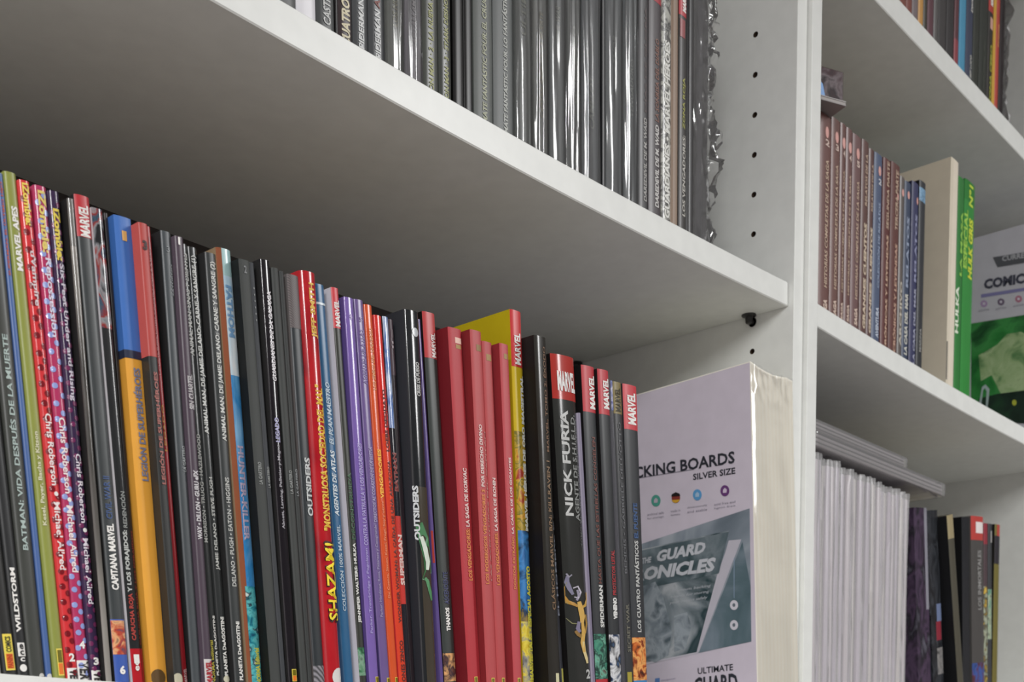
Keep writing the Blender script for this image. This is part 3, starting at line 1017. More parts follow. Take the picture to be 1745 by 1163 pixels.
# ---- pack of boards on the lower left shelf -------------------------------------------
BF = Vector(at(1290, 1163, -0.012))
BT = Vector(at(1278.6, 616, 0.0))
XB = BT.x                                    # printed left side of the pack
XBR = X1 - 0.0012
HB = (BT.z - z2(XB)) / 1.0
TB = math.atan((0.012 + 0.0) / (BT.z - BF.z))     # leans back a little
ZBB = z2(XBR) + 0.0006 + 0.188 * math.sin(TB)
pack = empty('board_pack', (0, 0, 0), 'tall white pack of boards with printed side and cream front, beside the drilled panel', 'pack')
WB = XBR - XB
fb = BF.y - (BF.z - ZBB) * math.tan(TB)
pack.matrix_world = Matrix.Translation((XB, fb, ZBB)) @ Matrix.Rotation(-TB, 4, 'X')
PM = pack.matrix_world.copy()
PMI = PM.inverted()
HB = (PMI @ BT).z
DB = 0.188


def face_pt(x, y):                           # photo point -> (depth, height) on the printed side
    o = PMI @ EYE
    d = (PMI.to_3x3() @ ray(x, y))
    q = o + d * (-o.x / d.x)
    return q.y, q.z


# body: front face slightly pillowed, top edge dipping in the middle
v, f = [], []
nx, nz = 12, 24
for k in range(nz + 1):
    for i in range(nx + 1):
        u, w_ = i / nx, k / nz
        dip = 0.004 * math.sin(math.pi * min(1, u * 1.2)) * w_ ** 8
        bul = 0.0012 * math.sin(math.pi * u) + 0.0006 * noise.noise(Vector((u * 9, w_ * 3, 2)))
        v.append((WB * u, -bul if 0 < i < nx else 0.0, HB * w_ - dip))
for k in range(nz):
    for i in range(nx):
        a = k * (nx + 1) + i
        f.append((a, a + 1, a + nx + 2, a + nx + 1))
n0 = len(v)
v += [(0, DB, 0), (WB, DB, 0), (WB, DB, HB), (0, DB, HB)]
bot = list(range(0, nx + 1))
top = list(range(nz * (nx + 1), (nz + 1) * (nx + 1)))
lft = [k * (nx + 1) for k in range(nz + 1)]
rgt = [k * (nx + 1) + nx for k in range(nz + 1)]
f.append(tuple(bot[::-1] + [n0, n0 + 1]))
f.append(tuple(top + [n0 + 2, n0 + 3]))
f.append(tuple(lft[::-1] + [n0])[::-1] + (n0 + 3,))
f.append(tuple(rgt + [n0 + 2, n0 + 1]))
f.append((n0, n0 + 3, n0 + 2, n0 + 1))
add('board_stack', v, f, stripes('#fbf7ea', '#f8f2e2', 45, 'X', 0.45), pack, list(range(nx * nz)))


def face_sheet(name, pts, mt, off=0.0004, par=None):
    vv = [(-off,) + tuple(p) for p in pts]
    o = add(name, vv, [tuple(range(len(vv)))], mat(mt, 0.4) if isinstance(mt, str) else mt, par or pack)
    return o


face_sheet('printed_sheet', [(0.0006, 0.001), (DB - 0.001, 0.001), (DB - 0.001, HB - 0.001), (0.0006, HB - 0.001)], '#d3cad6', 0.00025)


def face_px(name, px, mt, off):
    return face_sheet(name, [face_pt(*p) for p in px], mt, off)


def face_text(t, p0, p1, hpx, col, off=0.0009, bold=0.01, shear=0.0, name='lettering', anchor=None, w_mm=None):
    """text from photo point p0 (left baseline) to p1 (right baseline), cap height in photo pixels at its right end"""
    a, b_ = face_pt(*p0), face_pt(*p1)
    c = face_pt(p1[0], p1[1] - hpx)
    hh = c[1] - b_[1]
    gv, gf = text_geo(t, bold, shear)
    v = [(-off, a[0] + (b_[0] - a[0]) * u, a[1] + (b_[1] - a[1]) * u + q * hh) for u, q in gv]
    return add(name, v, gf, mat(col, 0.5), pack)


INK = '#2d2f38'
# the first letters run on behind the comics
face_text('BACKING BOARDS', (1056, 821), (1253, 790), 21, INK, bold=0.025, name='title')
face_px('title_rule', [(1030, 824), (1182, 800), (1182, 801.2), (1030, 825.2)], '#8b8794', 0.0008)
face_text('SILVER SIZE', (1182, 819), (1254, 808), 11, INK, bold=0.02, name='subtitle')
for (x, y, r_, col) in ((1118.5, 854, 10, '#4f9a8a'), (1152.5, 849, 9, '#8a3a32'), (1189, 844, 9.5, '#5f9fd0'), (1236, 837, 9.5, '#6b3f78')):
    face_px('round_icon', [(x + r_ * 0.8 * math.cos(t * math.pi / 9), y + r_ * math.sin(t * math.pi / 9)) for t in range(18)], col, 0.0008)
face_px('icon_stripe', [(1144.8, 847), (1160.2, 846), (1159.0, 842), (1152.5, 839.5), (1146, 843)], '#1e1a1a', 0.0011)
face_px('icon_stripe', [(1145.3, 853), (1160, 852), (1157, 856), (1152.5, 858), (1148, 856.6)], '#d8a53a', 0.0011)
for (x, y, cc) in ((1118.5, 854, '#b9b1bd'), (1189, 844, '#a9c4dd'), (1236, 837, '#d5c6d8')):
    face_px('icon_centre', [(x - 3, y + 4), (x + 3, y + 3.4), (x + 3.6, y - 2), (x, y - 5), (x - 3.2, y - 1)], cc, 0.0011)
for i, (x, y, w_) in enumerate(((1118, 874, 28), (1152, 869, 16), (1189, 862, 34), (1236, 856, 36))):
    for j in range(2):
        s_ = ('archival safe', 'for storage') if i == 0 else ('made in', 'Germany') if i == 1 else ('dimensionally', 'and stable') if i == 2 else ('acid free and', 'lignin free')
        face_text(s_[j], (x - w_ / 2, y + 7 * j + 4 + w_ * 0.07), (x + w_ / 2, y + 7 * j + 4 - w_ * 0.07), 4, '#8a8594', bold=0.0)
GREY = art(['#6b7680', '#8c96a0', '#a9b0b8', '#77828c'], 14, 0.35, seed=3.0)
face_px('picture_field', [(1062, 938), (1278, 867), (1281, 1094), (1190, 1114), (1062, 1142)], GREY, 0.0006)
face_px('picture_white', [(1062, 1142), (1190, 1114), (1264, 920), (1244, 922), (1180, 1100), (1062, 1128)], '#ccc8d2', 0.0008)
COVER = art(['#4d5a60', '#2e4448', '#848e94', '#b3b8bc', '#5c676c'], 17, 0.3, seed=5.0)
face_px('picture_comic_cover', [(1062, 944), (1243, 905), (1188, 1112), (1062, 1138)], COVER, 0.0010)
face_px('picture_dark_band', [(1062, 946), (1243, 907), (1226, 978), (1062, 1012)], art(['#33474b', '#5b6a70', '#7b868c', '#3d5054'], 26, 0.35, seed=11.0), 0.0012)
face_text('GUARD', (1121, 959), (1204, 943), 20, '#c9ccd2', off=0.0016, bold=0.05, shear=0.25)
face_text('CHRONICLES', (1042, 998), (1222, 974), 24, '#c9ccd2', off=0.0016, bold=0.05, shear=0.25)
face_text('THE', (1096, 962), (1112, 959), 10, '#c9ccd2', off=0.0016, bold=0.04, shear=0.25)
for j, s_ in enumerate(('Premium backing', 'boards for storing', 'your comics safely')):
    face_text(s_, (1146 - 2 * j, 1012 + 10 * j), (1213 - 3 * j, 1002 + 10 * j), 6, '#b5bac0', off=0.0014, shear=0.2)
# pale figure-like shapes on the cover are only generic patches of tone
face_px('picture_pale_patch', [(1096, 1000), (1118, 992), (1132, 1020), (1146, 1075), (1140, 1118), (1118, 1130), (1098, 1122)], art(['#59666e', '#a2abb2', '#7d8890', '#434f55'], 45, 0.35, seed=8.0), 0.0013)
face_px('picture_pale_patch', [(1150, 1050), (1172, 1044), (1180, 1070), (1168, 1106), (1150, 1112)], art(['#79848c', '#a2abb2', '#6a757d'], 60, 0.35, seed=9.0), 0.0013)
face_px('picture_page_edge', [(1243, 922), (1264, 920), (1192, 1112), (1189, 1112)], '#c5c2cc', 0.0014)
face_px('picture_teal_wedge', [(1266, 924), (1280, 1000), (1281, 1094), (1192, 1113)], art(['#3f565c', '#5e727a', '#7f8d98'], 20, 0.35, seed=4.0), 0.0009)
for (x, y) in ((1252, 1032), (1252, 1066)):
    face_px('picture_ring', [(x + 7 * math.cos(t * math.pi / 8), y + 8.5 * math.sin(t * math.pi / 8)) for t in range(16)], '#d6d4dc', 0.0013)
    face_px('picture_ring_centre', [(x + 2.6 * math.cos(t * math.pi / 5), y + 3.2 * math.sin(t * math.pi / 5)) for t in range(10)], '#6a747d', 0.0016)
face_px('picture_line', [(1251.5, 940), (1252.5, 940), (1252.5, 1020), (1251.5, 1020)], '#93a6bd', 0.0012)
face_text('ULTIMATE', (1190, 1150), (1250, 1143), 11, INK, bold=0.015)
face_text('GUARD', (1184, 1186), (1258, 1178), 31, INK, bold=0.03)
face_px('small_blue_square', [(1117, 1157), (1125, 1156), (1125, 1165), (1117, 1166)], '#5f86c0', 0.0009)
face_text('ultimateguard.com', (1127, 1163), (1152, 1159), 4, '#8a86a0', bold=0.0)
# shrink wrap over the front, creased near the top
v, f = [], []
nx, nz = 26, 60
for k in range(nz + 1):
    for i in range(nx + 1):
        u, w_ = i / nx, k / nz
        z = HB * w_ - 0.004 * math.sin(math.pi * min(1, u * 1.2)) * w_ ** 8
        cr_ = max(0.0, (w_ - 0.86) / 0.14)
        q = 0.0022 + 0.0007 * noise.noise(Vector((u * 4, w_ * 6, 1))) + (0.0004 + 0.0055 * cr_) * abs(noise.noise(Vector((u * 9 + w_ * 4, w_ * 42, 7))))
        q *= min(1, u * 12, (1 - u) * 12) * 0.8 + 0.2
        v.append((WB * u, -q, z))
for k in range(nz):
    for i in range(nx):
        a = k * (nx + 1) + i
        f.append((a, a + 1, a + nx + 2, a + nx + 1))
add('shrink_wrap', v, f, clear_film(haze=0.04, rough=0.06, fres=0.6), pack, list(range(len(f))))

# ---- upper shelf of the left bookcase ---------------------------------------------------
R1 = Row(z1, 0.30)


def S1(label, xl, xr, fm, col, y=60, name='comic_book', lean=0.004, **kw):
    kw.setdefault('h', 0.265)
    return R1.put(name, label, xl, y, xr, None, None, fm, col, lean=lean, **kw)


def up(b, t, y0, y1, col, **kw):
    return b.text(t, y0, y1, col, **kw)


b = S1('dark grey spine at the left end of the upper left shelf', 462, 506, 10, '#3f4040')
b = S1('plain white spine on the upper left shelf', 507.5, 540, 10, '#dcdbdf')
b = S1('charcoal comic with white capitals, right of the plain white spine', 541, 571, 11, '#434646')
up(b, 'EL CASTIGADOR', -63, 62, '#c3c5c3', hf=0.42, c=0.55)
b = S1('thin black filler for the shaded gap left of the cream lettered brown spine', 572, 576.5, 22, '#191718', r=0.0005)  # black book shape added for the shade of an open gap
b = S1('brown-black comic with bold cream lettering on the upper left shelf', 577, 601, 11, '#3d3234')
up(b, 'LOS CUATRO', -2, 118, '#d8cfb2', hf=0.62, c=0.5, bold=0.03, shear=0.0)
b = S1('grey comic with white lettering, left one of a lettered pair', 602, 628, 11, '#4b4d4f', rough=0.25)
up(b, 'SPIDERMAN', -3, 91, '#cfd1d0', hf=0.36, c=0.5)
b = S1('grey comic with white and dull red lettering, right one of a lettered pair', 629, 657, 11, '#47494b', rough=0.25)
up(b, 'SPIDERMAN', 18, 108, '#cfd1d0', hf=0.34, c=0.5)
up(b, 'AZUL', -40, 14, '#7e4a44', hf=0.34, c=0.5)


def sleeved(label, xl, xr, fm, col, title, y0, y1, tc, seed, **kw):
    kw.setdefault('rough', 0.4)
    b = S1(label, xl, xr, fm, col, name='sleeved_comic', **kw)
    up(b, title, y0, y1, tc, hf=0.3, c=0.5)
    b.wrap_film(amp=0.0013, seed=seed)
    R1.edge = (R1.edge[0] + 0.0004, R1.edge[1], R1.edge[2])
    return b


sleeved('sleeved grey comic with a strong white glint, leftmost sleeved one', 659, 687, 12, '#6c6f6a', 'LOS NUEVOS', -40, 45, '#9a9a84', 1)
sleeved('sleeved lilac-grey comic left of the first gold lettered spine', 689, 719, 12, '#6d6a70', 'CAPITÁN AMÉRICA', -40, 84, '#8d8a8c', 2)
b = S1('dark grey comic with gold-green lettering and glossy edges, first of two', 720, 747, 11, '#454843', rough=0.3)
up(b, 'IRON MAN · 2 · LA NUEVA EDAD', -37, 166, '#9a9c68', hf=0.3, c=0.5, bold=0.02)
b = S1('dark grey comic with gold-green lettering, second of two, left of black spines', 748, 769, 11, '#414440', rough=0.3)
up(b, 'IRON MAN · 3 · STARK DESHONRADO', -50, 178, '#9a9c68', hf=0.34, c=0.55, bold=0.02)
b = S1('black spine set back on the upper left shelf, left of two', 773, 790, 24, '#151515', h=0.258)
b = S1('black spine set back on the upper left shelf, right of two', 791, 806, 28, '#121212', h=0.258)
b = S1('wide matt grey comic with pale lettering, left of a pair', 808, 840, 10, '#585c59', rough=0.45)
up(b, 'ULTIMATE FANTASTIC FOUR: EL CRUCE', -14, 238, '#a8ab92', hf=0.24, c=0.52, bold=0.02)
b = S1('wide matt grey comic with pale lettering, right of a pair', 841, 876, 10, '#585c5b', rough=0.45)
up(b, 'ULTIMATE FANTASTIC FOUR: LO FANTÁSTICO', -18, 252, '#b5b8b2', hf=0.24, c=0.52, bold=0.02)
sleeved('sleeved grey comic right of the pair of wide matt grey spines', 878, 906, 11, '#595d5a', 'ULTIMATE', -60, 60, '#83877c', 3)
sleeved('second sleeved grey comic right of the matt grey pair, faint brown lettering', 908, 934, 11, '#5b5d59', 'CAPITÁN AMÉRICA: LA MUERTE', 20, 200, '#847f6c', 4)
sleeved('third sleeved grey comic right of the matt grey pair', 936, 964, 11, '#585c5c', 'CIVIL WAR', 10, 68, '#83887f', 5)
sleeved('fourth sleeved grey comic right of the matt grey pair', 966, 990, 11, '#5a5d5b', 'EL SOLDADO', 45, 175, '#83887f', 6)
sleeved('fifth sleeved grey comic right of the matt grey pair, before a dark gap', 992, 1022, 11, '#565a5d', 'CAMELOT', 130, 220, '#7f847d', 7)
b = S1('thin black filler for the shaded gap between sleeved grey comics', 1026, 1032, 20, '#16171a', r=0.0005, h=0.26)  # set-back black strip, its colour stands in for shade in the gap
sleeved('sleeved slate comic right of the dark gap, left of a pair', 1033, 1061, 11, '#54595b', 'THOR', 60, 110, '#7b807c', 8)
sleeved('sleeved slate comic right of the dark gap, right of a pair', 1063, 1087, 11, '#53585a', 'VENGADORES', 100, 200, '#7b807c', 9)
b = S1('dark grey comic with small white lettering, right of the last sleeved slate one', 1089, 1106, 11, '#3e3d3f')
up(b, 'DAREDEVIL DE M. WAID', 200, 342, '#a5a3a0', hf=0.34, c=0.6, bold=0.02)
up(b, 'DÍAS DE GLORIA', 10, 190, '#574847', hf=0.25, c=0.6)
b = S1('plum-grey comic with brown lettering and a small red header', 1107, 1128, 10, '#453f42')
b.band(None, 3, '#a5323c', 'red_header')
up(b, 'DAREDEVIL DE M. WAID', 212, 352, '#c6c4c1', hf=0.32, c=0.6, bold=0.03)
up(b, 'LA SONRISA DEL DIABLO', 65, 206, '#7d5547', hf=0.3, c=0.6)
b = S1('comic with white and silver patterned spine on the upper left shelf', 1129, 1145, 10, '#8f9088', rough=0.2,
       pmat=art(['#7c7d78', '#b7b8b0', '#4a4a4a', '#c9cac4'], 110, 0.25))
up(b, 'GUARDIANES • MARVEL HEROES', 70, 372, '#dcdcd6', hf=0.55, c=0.5, bold=0.03)
b = S1('plain kraft-brown edged comic on the upper left shelf', 1146, 1157, 10, '#8d7868', rough=0.6,
       pmat=stripes('#9c8674', '#75614f', 500, 'X'))
b = S1('black comic with yellow-green lettering and a red header, by the bagged comics', 1158, 1171, 9, '#2f2c2a')
b.band(None, 28, '#b02f38', 'red_header')
up(b, 'MARVEL', -20, 20, MW, hf=0.5, bold=0.05, c=0.6)
b.band(34, 65, '#8c3a3c', 'red_emblem', 0.1, 0.7, off=0.0003)
up(b, 'ZONA ROJA', 132, 220, '#9a9a45', hf=0.42, c=0.6, bold=0.02)
up(b, 'LOS VENGADORES:', 230, 368, '#b8b5ae', hf=0.4, c=0.6, bold=0.02)
EDGE1 = R1.edge[0]
b = S1('black comic inside the crumpled clear bag at the shelf end', 1174, 1184, 16, '#1c1a1c', h=0.262)
# bagged comics at the end of the upper shelf
xb0 = R1.edge[0] + 0.0004
xb1 = at(1210, 200, 0.03).x
bagged = empty('bagged_comics', (xb0, 0.024, z1(xb0) + 0.0003), 'dark comics in a crumpled clear bag against the drilled panel', 'bag')
bw = max(0.012, xb1 - xb0)
for i in range(3):
    a0, a1 = bw * i / 3 + 0.0004, bw * (i + 1) / 3 - 0.0004
    vv, ff = box_geo(a0, a1, 0.004 * i, 0.17, z1(xb0 + a1) - z1(xb0), 0.262, 0.0009)
    add('bagged_issue', vv, ff, mat(('#221f22', '#2a262d', '#1b1a1d')[i], 0.3), bagged)
vv, ff = [], []
nx, nz = 26, 70
for k in range(nz + 1):
    for i in range(nx + 1):
        u, w_ = i / nx, k / nz
        # runs along the front of the issues then flares out to the right
        x = -0.001 + (bw + 0.014) * u
        q = abs(noise.noise(Vector((u * 5, w_ * 13, 3.3)))) + 0.5 * abs(noise.noise(Vector((u * 12, w_ * 30, 8.1))))
        fl = max(0, (u - 0.5) / 0.5)
        y = -0.0015 - 0.006 * q * (0.4 + fl) + 0.02 * fl * (1 - q)
        xx = x + 0.004 * fl * noise.noise(Vector((w_ * 9, u * 3, 1.1)))
        xx = min(xx, X1 - 0.0015 - xb0)
        vv.append((xx, y, 0.0012 + 0.266 * w_ + max(0, z1(xb0 + max(0, xx)) - z1(xb0))))
for k in range(nz):
    for i in range(nx):
        a = k * (nx + 1) + i
        ff.append((a, a + 1, a + nx + 2, a + nx + 1))
add('crumpled_bag', vv, ff, clear_film(haze=0.07, rough=0.08, fres=0.9), bagged, list(range(len(ff))))

# ---- middle shelf of the right bookcase -----------------------------------------------------
R3 = Row(z3, X2 + 0.0006)


def S3(label, xl, yt, xr, fm, col, name='comic_book', lean=0.0, **kw):
    return R3.put(name, label, xl, yt, xr, None, None, fm, col, lean=lean, **kw)


BR = '#6b4a45'
EM = '#d9a49c'
gold = '#b9a18c'
rows3 = [
    ('brown volume with a pink emblem, first on the right middle shelf', 1400, 189, 1418, BR, '2'),
    ('brown volume with a pink emblem, second on the right middle shelf', 1419, 198, 1433, '#6b4c46', '3'),
    ('brown volume with a pink emblem, third on the right middle shelf', 1434, 208, 1443, '#64443f', '4'),
    ('brown volume with a pink emblem, fourth on the right middle shelf', 1444, 216, 1454, '#664744', '4'),
    ('mauve-brown volume with a pink emblem, fifth on the right middle shelf', 1455, 226, 1469, '#6d5150', '5'),
]
for lb, xl, yt, xr, col, num in rows3:
    b = S3(lb, xl, yt, xr, 5, col)
    b.disc(yt + 36, 0.55, 0.0038, EM, sq=1.5)
    b.text(num, yt + 48, yt + 59, '#c9b3a8', 'h', c=0.6, hf=0.4, bold=0.03)
    b.text('HISTORIAS COMPLETAS DE LA SAGA', yt + 82, yt + 300 - (xl - 1400) * 0.3, gold, hf=0.3, c=0.6, bold=0.02)
    b.text('SAGA', yt + 320 - (xl - 1400) * 0.4, yt + 350 - (xl - 1400) * 0.4, '#c9b3a4', hf=0.4, c=0.6, bold=0.05)
b = S3('dark brown volume with large cream lettering, left of a pair', 1470.5, 236, 1482, 6, '#5c403b')
b.text('RELATOS DE LA', 262, 350, gold, hf=0.34, c=0.6, bold=0.02)
b.text('GRANDES CUENTOS', 380, 560, '#cbb9a2', hf=0.45, c=0.6, bold=0.04)
b = S3('dark brown volume with large cream lettering, right of a pair', 1482.5, 252, 1491, 6, '#583d39')
b.text('RELATOS DE LA', 280, 360, gold, hf=0.34, c=0.6, bold=0.02)
b.text('GRANDES CUENTOS', 388, 568, '#cbb9a2', hf=0.5, c=0.6, bold=0.04)
b = S3('steel blue volume among the brown ones', 1492, 258, 1505, 6, '#4d5a74')
b.disc(291, 0.6, 0.0035, EM, sq=1.5)
b.text('2', 304, 314, '#c5c6cc', 'h', c=0.65, hf=0.4, bold=0.03)
b.text('COLECCIÓN DE RELATOS', 345, 490, '#94a2bb', hf=0.34, c=0.6, bold=0.02)
b.text('AVENTURA', 523, 575, '#b4bccb', hf=0.42, c=0.6, bold=0.04)
b = S3('dark red-brown volume right of the steel blue one', 1507, 267, 1519, 6, '#5d3330')
b.text('SEGUNDA PARTE', 275, 390, gold, hf=0.36, c=0.6, bold=0.02)
b.text('CRÓNICAS Y LEYENDAS', 400, 600, '#c5a68f', hf=0.36, c=0.6, bold=0.03)
b = S3('wider red-brown volume, last brown one on the right middle shelf', 1520.5, 274, 1535, 6, '#5f3a35')
b.disc(333, 0.75, 0.0026, EM, sq=1.5)
b.text('TERCERA PARTE', 290, 392, gold, hf=0.32, c=0.6, bold=0.02)
b.text('CRÓNICAS Y LEYENDAS', 415, 600, '#bd9a86', hf=0.34, c=0.6, bold=0.03)
b = S3('slim grey-brown volume beside the dark blue one', 1535.5, 299, 1543, 6, '#5b5450')
b.disc(329, 0.5, 0.0028, EM, sq=1.5)
b.text('ARCHIVO', 480, 590, '#bdb6a8', hf=0.5, bold=0.03)
b = S3('dark blue volume with pale lettering on the right middle shelf', 1543.5, 307, 1554, 6, '#39455c')
b.disc(333, 0.5, 0.0030, EM, sq=1.5)
b.text('RELATOS', 370, 490, '#8f9ab0', hf=0.4, bold=0.03)
b.text('LA CASA DEL MAR', 500, 605, '#c0bfb6', hf=0.5, bold=0.04)
b = S3('dark indigo volume on the right middle shelf', 1555.5, 307, 1567, 4, '#34375a', side='#1b1d3a')
b.disc(341, 0.75, 0.0028, EM, sq=1.5)
b.text('RELATOS', 365, 480, '#8c8fae', hf=0.34, c=0.6, bold=0.03)
b.text('LA CASA DEL MAR', 490, 620, '#9d9fb4', hf=0.34, c=0.65, bold=0.03)
b = S3('black volume with a pale blue mark near its top, beside the cream board', 1568.5, 306, 1579, 3, '#2c2f33', side='#121316')
b.band(322, 345, art(['#2c2f33', '#7fa6c4', '#4a6478'], 90, 0.3), 'blue_mark')
b.text('MARINA', 560, 600, '#8f8f8c', hf=0.3)
# cream boards standing at an angle behind, their front edge between black and green spines
p = at(1621.5, 267, 0.004)
q = at(1635, 264, 0.004)
R3.edge = (max(R3.edge[0], p.x - 0.004), 0, 0.3)
hb = p.z - z3(p.x)
b = S3('large cream board book standing taller than its neighbours', 1621.5, 267, 1634, -2, '#cfc6b2', name='board_book', hard=True, r=0.0006, d=0.215, rough=0.55)
b.band(None, None, '#d9cfbd', 'spine_cloth', 0.28, 1.0)
b.band(585, 650, '#5b574f', 'dark_strip', 0.0, 0.12, wrap=0.0)  # darker strip low on the left edge of the spine
for zz in (0.062, 0.108):
    add('black_mark', [(-0.0003, 0.118, zz), (-0.0003, 0.123, zz + 0.002), (-0.0003, 0.121, zz + 0.03), (-0.0003, 0.1175, zz + 0.026)], [(0, 1, 2, 3)], mat('#2c2a2a', 0.5), b.root)
b = S3('green comic with yellow lettering, left of two', 1634.5, 299, 1645, -1, '#357c3d', rough=0.25, side='#2c6b38')
b.text('LA MASA', 360, 470, '#8fc34c', hf=0.36, c=0.6, bold=0.03)
b.text('HULKA', 490, 570, '#d3dcc8', hf=0.4, c=0.2, bold=0.03)
b = S3('green comic with yellow lettering, right of two, before the green box', 1645.5, 303, 1663, -2, '#378a40', rough=0.25, side='#2f7a3c')
b.band(None, 345, '#2f7b36', 'dark_top_field')
b.text('Nº1', 316, 352, '#b9cf3e', hf=0.4, c=0.55, bold=0.03)
b.text('HULK GRIS', 372, 474, '#c4cf35', hf=0.42, c=0.62, bold=0.04)
b.text('ESPECIAL', 362, 462, '#8fbf3c', hf=0.3, c=0.15, bold=0.03)

# sleeve box with printed left side
xg = at(1753, 700, -0.002).x          # stands a little apart from the green comics and juts out of the shelf
GB = empty('sleeve_box', (0, 0, 0), 'white box with dark tab, large dark lettering and green picture on its side', 'box')
zg = max(z3(xg), z3(xg + 0.09)) + 0.0006
topg = at_x(1740, 383, xg)
GB.matrix_world = Matrix.Translation((xg, 0.0, zg))
hg = topg.z - zg
vv, ff = box_geo(0, 0.09, -0.036, 0.15, 0, hg, 0.0012)
add('carton', vv, ff, mat('#bdbcc4', 0.45), GB)


def g_pt(x, y):
    q = at_x(x, y, xg)
    return (q.y, q.z - zg)


def g_sheet(name, pts, mt, off=0.0005):
    pts = [g_pt(*p) for p in pts]
    pts = [(min(max(y, -0.035), 0.149), min(max(z, 0.001), hg - 0.001)) for y, z in pts]
    add(name, [(-off, y, z) for y, z in pts], [tuple(range(len(pts)))], mat(mt, 0.4) if isinstance(mt, str) else mt, GB)


def g_text(t, p0, p1, hpx, col, bold=0.03, off=0.0009, shear=0.0):
    a, c = g_pt(*p0), g_pt(*p1)
    e = g_pt(p1[0], p1[1] - hpx)
    gv, gf = text_geo(t, bold, shear)
    v = [(-off, a[0] + (c[0] - a[0]) * u, a[1] + (c[1] - a[1]) * u + (e[1] - c[1]) * q_) for u, q_ in gv]
    add('lettering', v, gf, mat(col, 0.5), GB)


g_sheet('printed_tab', [(1692, 439), (1790, 423), (1790, 441), (1700, 456)], '#55565c')
g_text('CURRENT SIZE', (1708, 446), (1790, 433), 9, '#b9bac0', 0.02)
g_text('COMIC BAGS', (1677, 494), (1806, 474), 18, '#3b3c4c', 0.05)
g_sheet('purple_rule', [(1672, 502), (1790, 484), (1790, 489), (1672, 508)], '#7f7ca8')
for (x, y, cc) in ((1677, 518, '#a98fb5'), (1706, 515, '#6d5f75'), (1736, 510, '#b0758a')):
    g_sheet('round_icon', [(x + 6 * math.cos(t * math.pi / 7), y + 6 * math.sin(t * math.pi / 7)) for t in range(14)], cc)
    g_sheet('icon_centre', [(x - 2, y + 2), (x + 2, y + 2), (x + 2, y - 2), (x - 2, y - 2)], '#c9c4d0', 0.0008)
    g_text('acid free', (x - 9, y + 14), (x + 9, y + 11), 4, '#8f8c9a', 0.0)
g_sheet('green_picture', [(1655, 552), (1790, 530), (1790, 760), (1655, 700)], art(['#1f5a2c', '#2f7d3a', '#3f8a48', '#1a4526'], 22, 0.35, seed=2.5), 0.0006)
g_sheet('picture_pale_patch', [(1668, 606), (1700, 588), (1716, 570), (1740, 566), (1790, 590), (1790, 665), (1706, 672), (1690, 640), (1672, 650)],
        art(['#4d7848', '#8fa878', '#a5b98c', '#3f6a40'], 40, 0.35, seed=6.5), 0.0009)
g_sheet('picture_dark_patch', [(1668, 680), (1700, 672), (1790, 660), (1790, 770), (1668, 720)], art(['#15201a', '#1f2c26', '#24402c'], 30, 0.35), 0.0011)
g_sheet('picture_badge', [(1729 + 4 * math.cos(t * math.pi / 6), 687 + 5 * math.sin(t * math.pi / 6)) for t in range(12)], '#a9ad3c', 0.0014)
g_sheet('picture_outline', [(1668, 695), (1674, 660), (1680, 656), (1687, 664), (1683, 700), (1680, 700), (1682, 668), (1679, 662), (1676, 666), (1672, 697)], '#a4b4b4', 0.0014)

# card box and thin booklet lying askew on top of the first brown volumes
tz = at(1400, 189, 0.005).z + 0.0008
ANG = math.radians(-24)
xa = X2 + 0.0015


def reach(px, x0, y0, z):                    # length along the turned front edge that shows at picture column px
    lo, hi = 0.0, 0.3
    for _ in range(30):
        mid = (lo + hi) / 2
        if proj((x0 + mid * math.cos(ANG), y0 + mid * math.sin(ANG), z))[0] < px:
            lo = mid
        else:
            hi = mid
    return lo


y0 = at_x(1399, 180, xa).y
wb = reach(1442, xa, y0, tz)
bk_ = empty('thin_booklet', (xa, y0, tz), 'thin pale booklet lying across the tops of the first brown volumes', 'booklet')
bk_.rotation_euler = (0, 0, ANG)
add_box('cover', 0, wb, 0, 0.15, 0, 0.0008, mat('#77706f', 0.4), bk_)
add_box('page_block', 0.0006, wb - 0.0003, 0.0006, 0.149, 0.0008, 0.0038, mat('#a39e9b', 0.7), bk_)
add_box('cover', 0, wb, 0, 0.15, 0.0038, 0.0046, mat('#8d8886', 0.4), bk_)
y0 += 0.004
wc = reach(1437, xa, y0, tz + 0.02)
cb = empty('card_box', (xa, y0, tz + 0.005), 'small dark red box with a blue corner lying on the pale booklet', 'box')
cb.rotation_euler = (0, 0, ANG)
hc = 0.030
vv, ff = box_geo(0, wc, 0, 0.10, 0, hc, 0.0008)
add('carton', vv, ff, mat('#3a1f22', 0.3), cb)
add('printed_front', [(0.0008, -0.0003, 0.001), (wc - 0.001, -0.0003, 0.001), (wc - 0.001, -0.0003, hc - 0.001), (0.0008, -0.0003, hc - 0.001)], [(0, 1, 2, 3)],
    art(['#2a171b', '#3a2227', '#6b6164', '#241a1d', '#45292e'], 38, 0.7, seed=7.0), cb)
add('blue_corner', [(0.0008, -0.0006, 0.001), (wc * 0.28, -0.0006, 0.001), (wc * 0.18, -0.0006, hc * 0.42), (0.0008, -0.0006, hc * 0.55)], [(0, 1, 2, 3)], mat('#3a7fc0', 0.3), cb)

# ---- upper shelf of the right bookcase --------------------------------------------------------
R4 = Row(z4, X2 + 0.05)


def S4(label, xl, xr, fm, col, y=10, **kw):
    kw.setdefault('h', 0.25)
    return R4.put(kw.pop('name', 'comic_book'), label, xl, y, xr, None, None, fm, col, lean=0.0, **kw)


def k_(c):
    return 1380 + c / 4.78


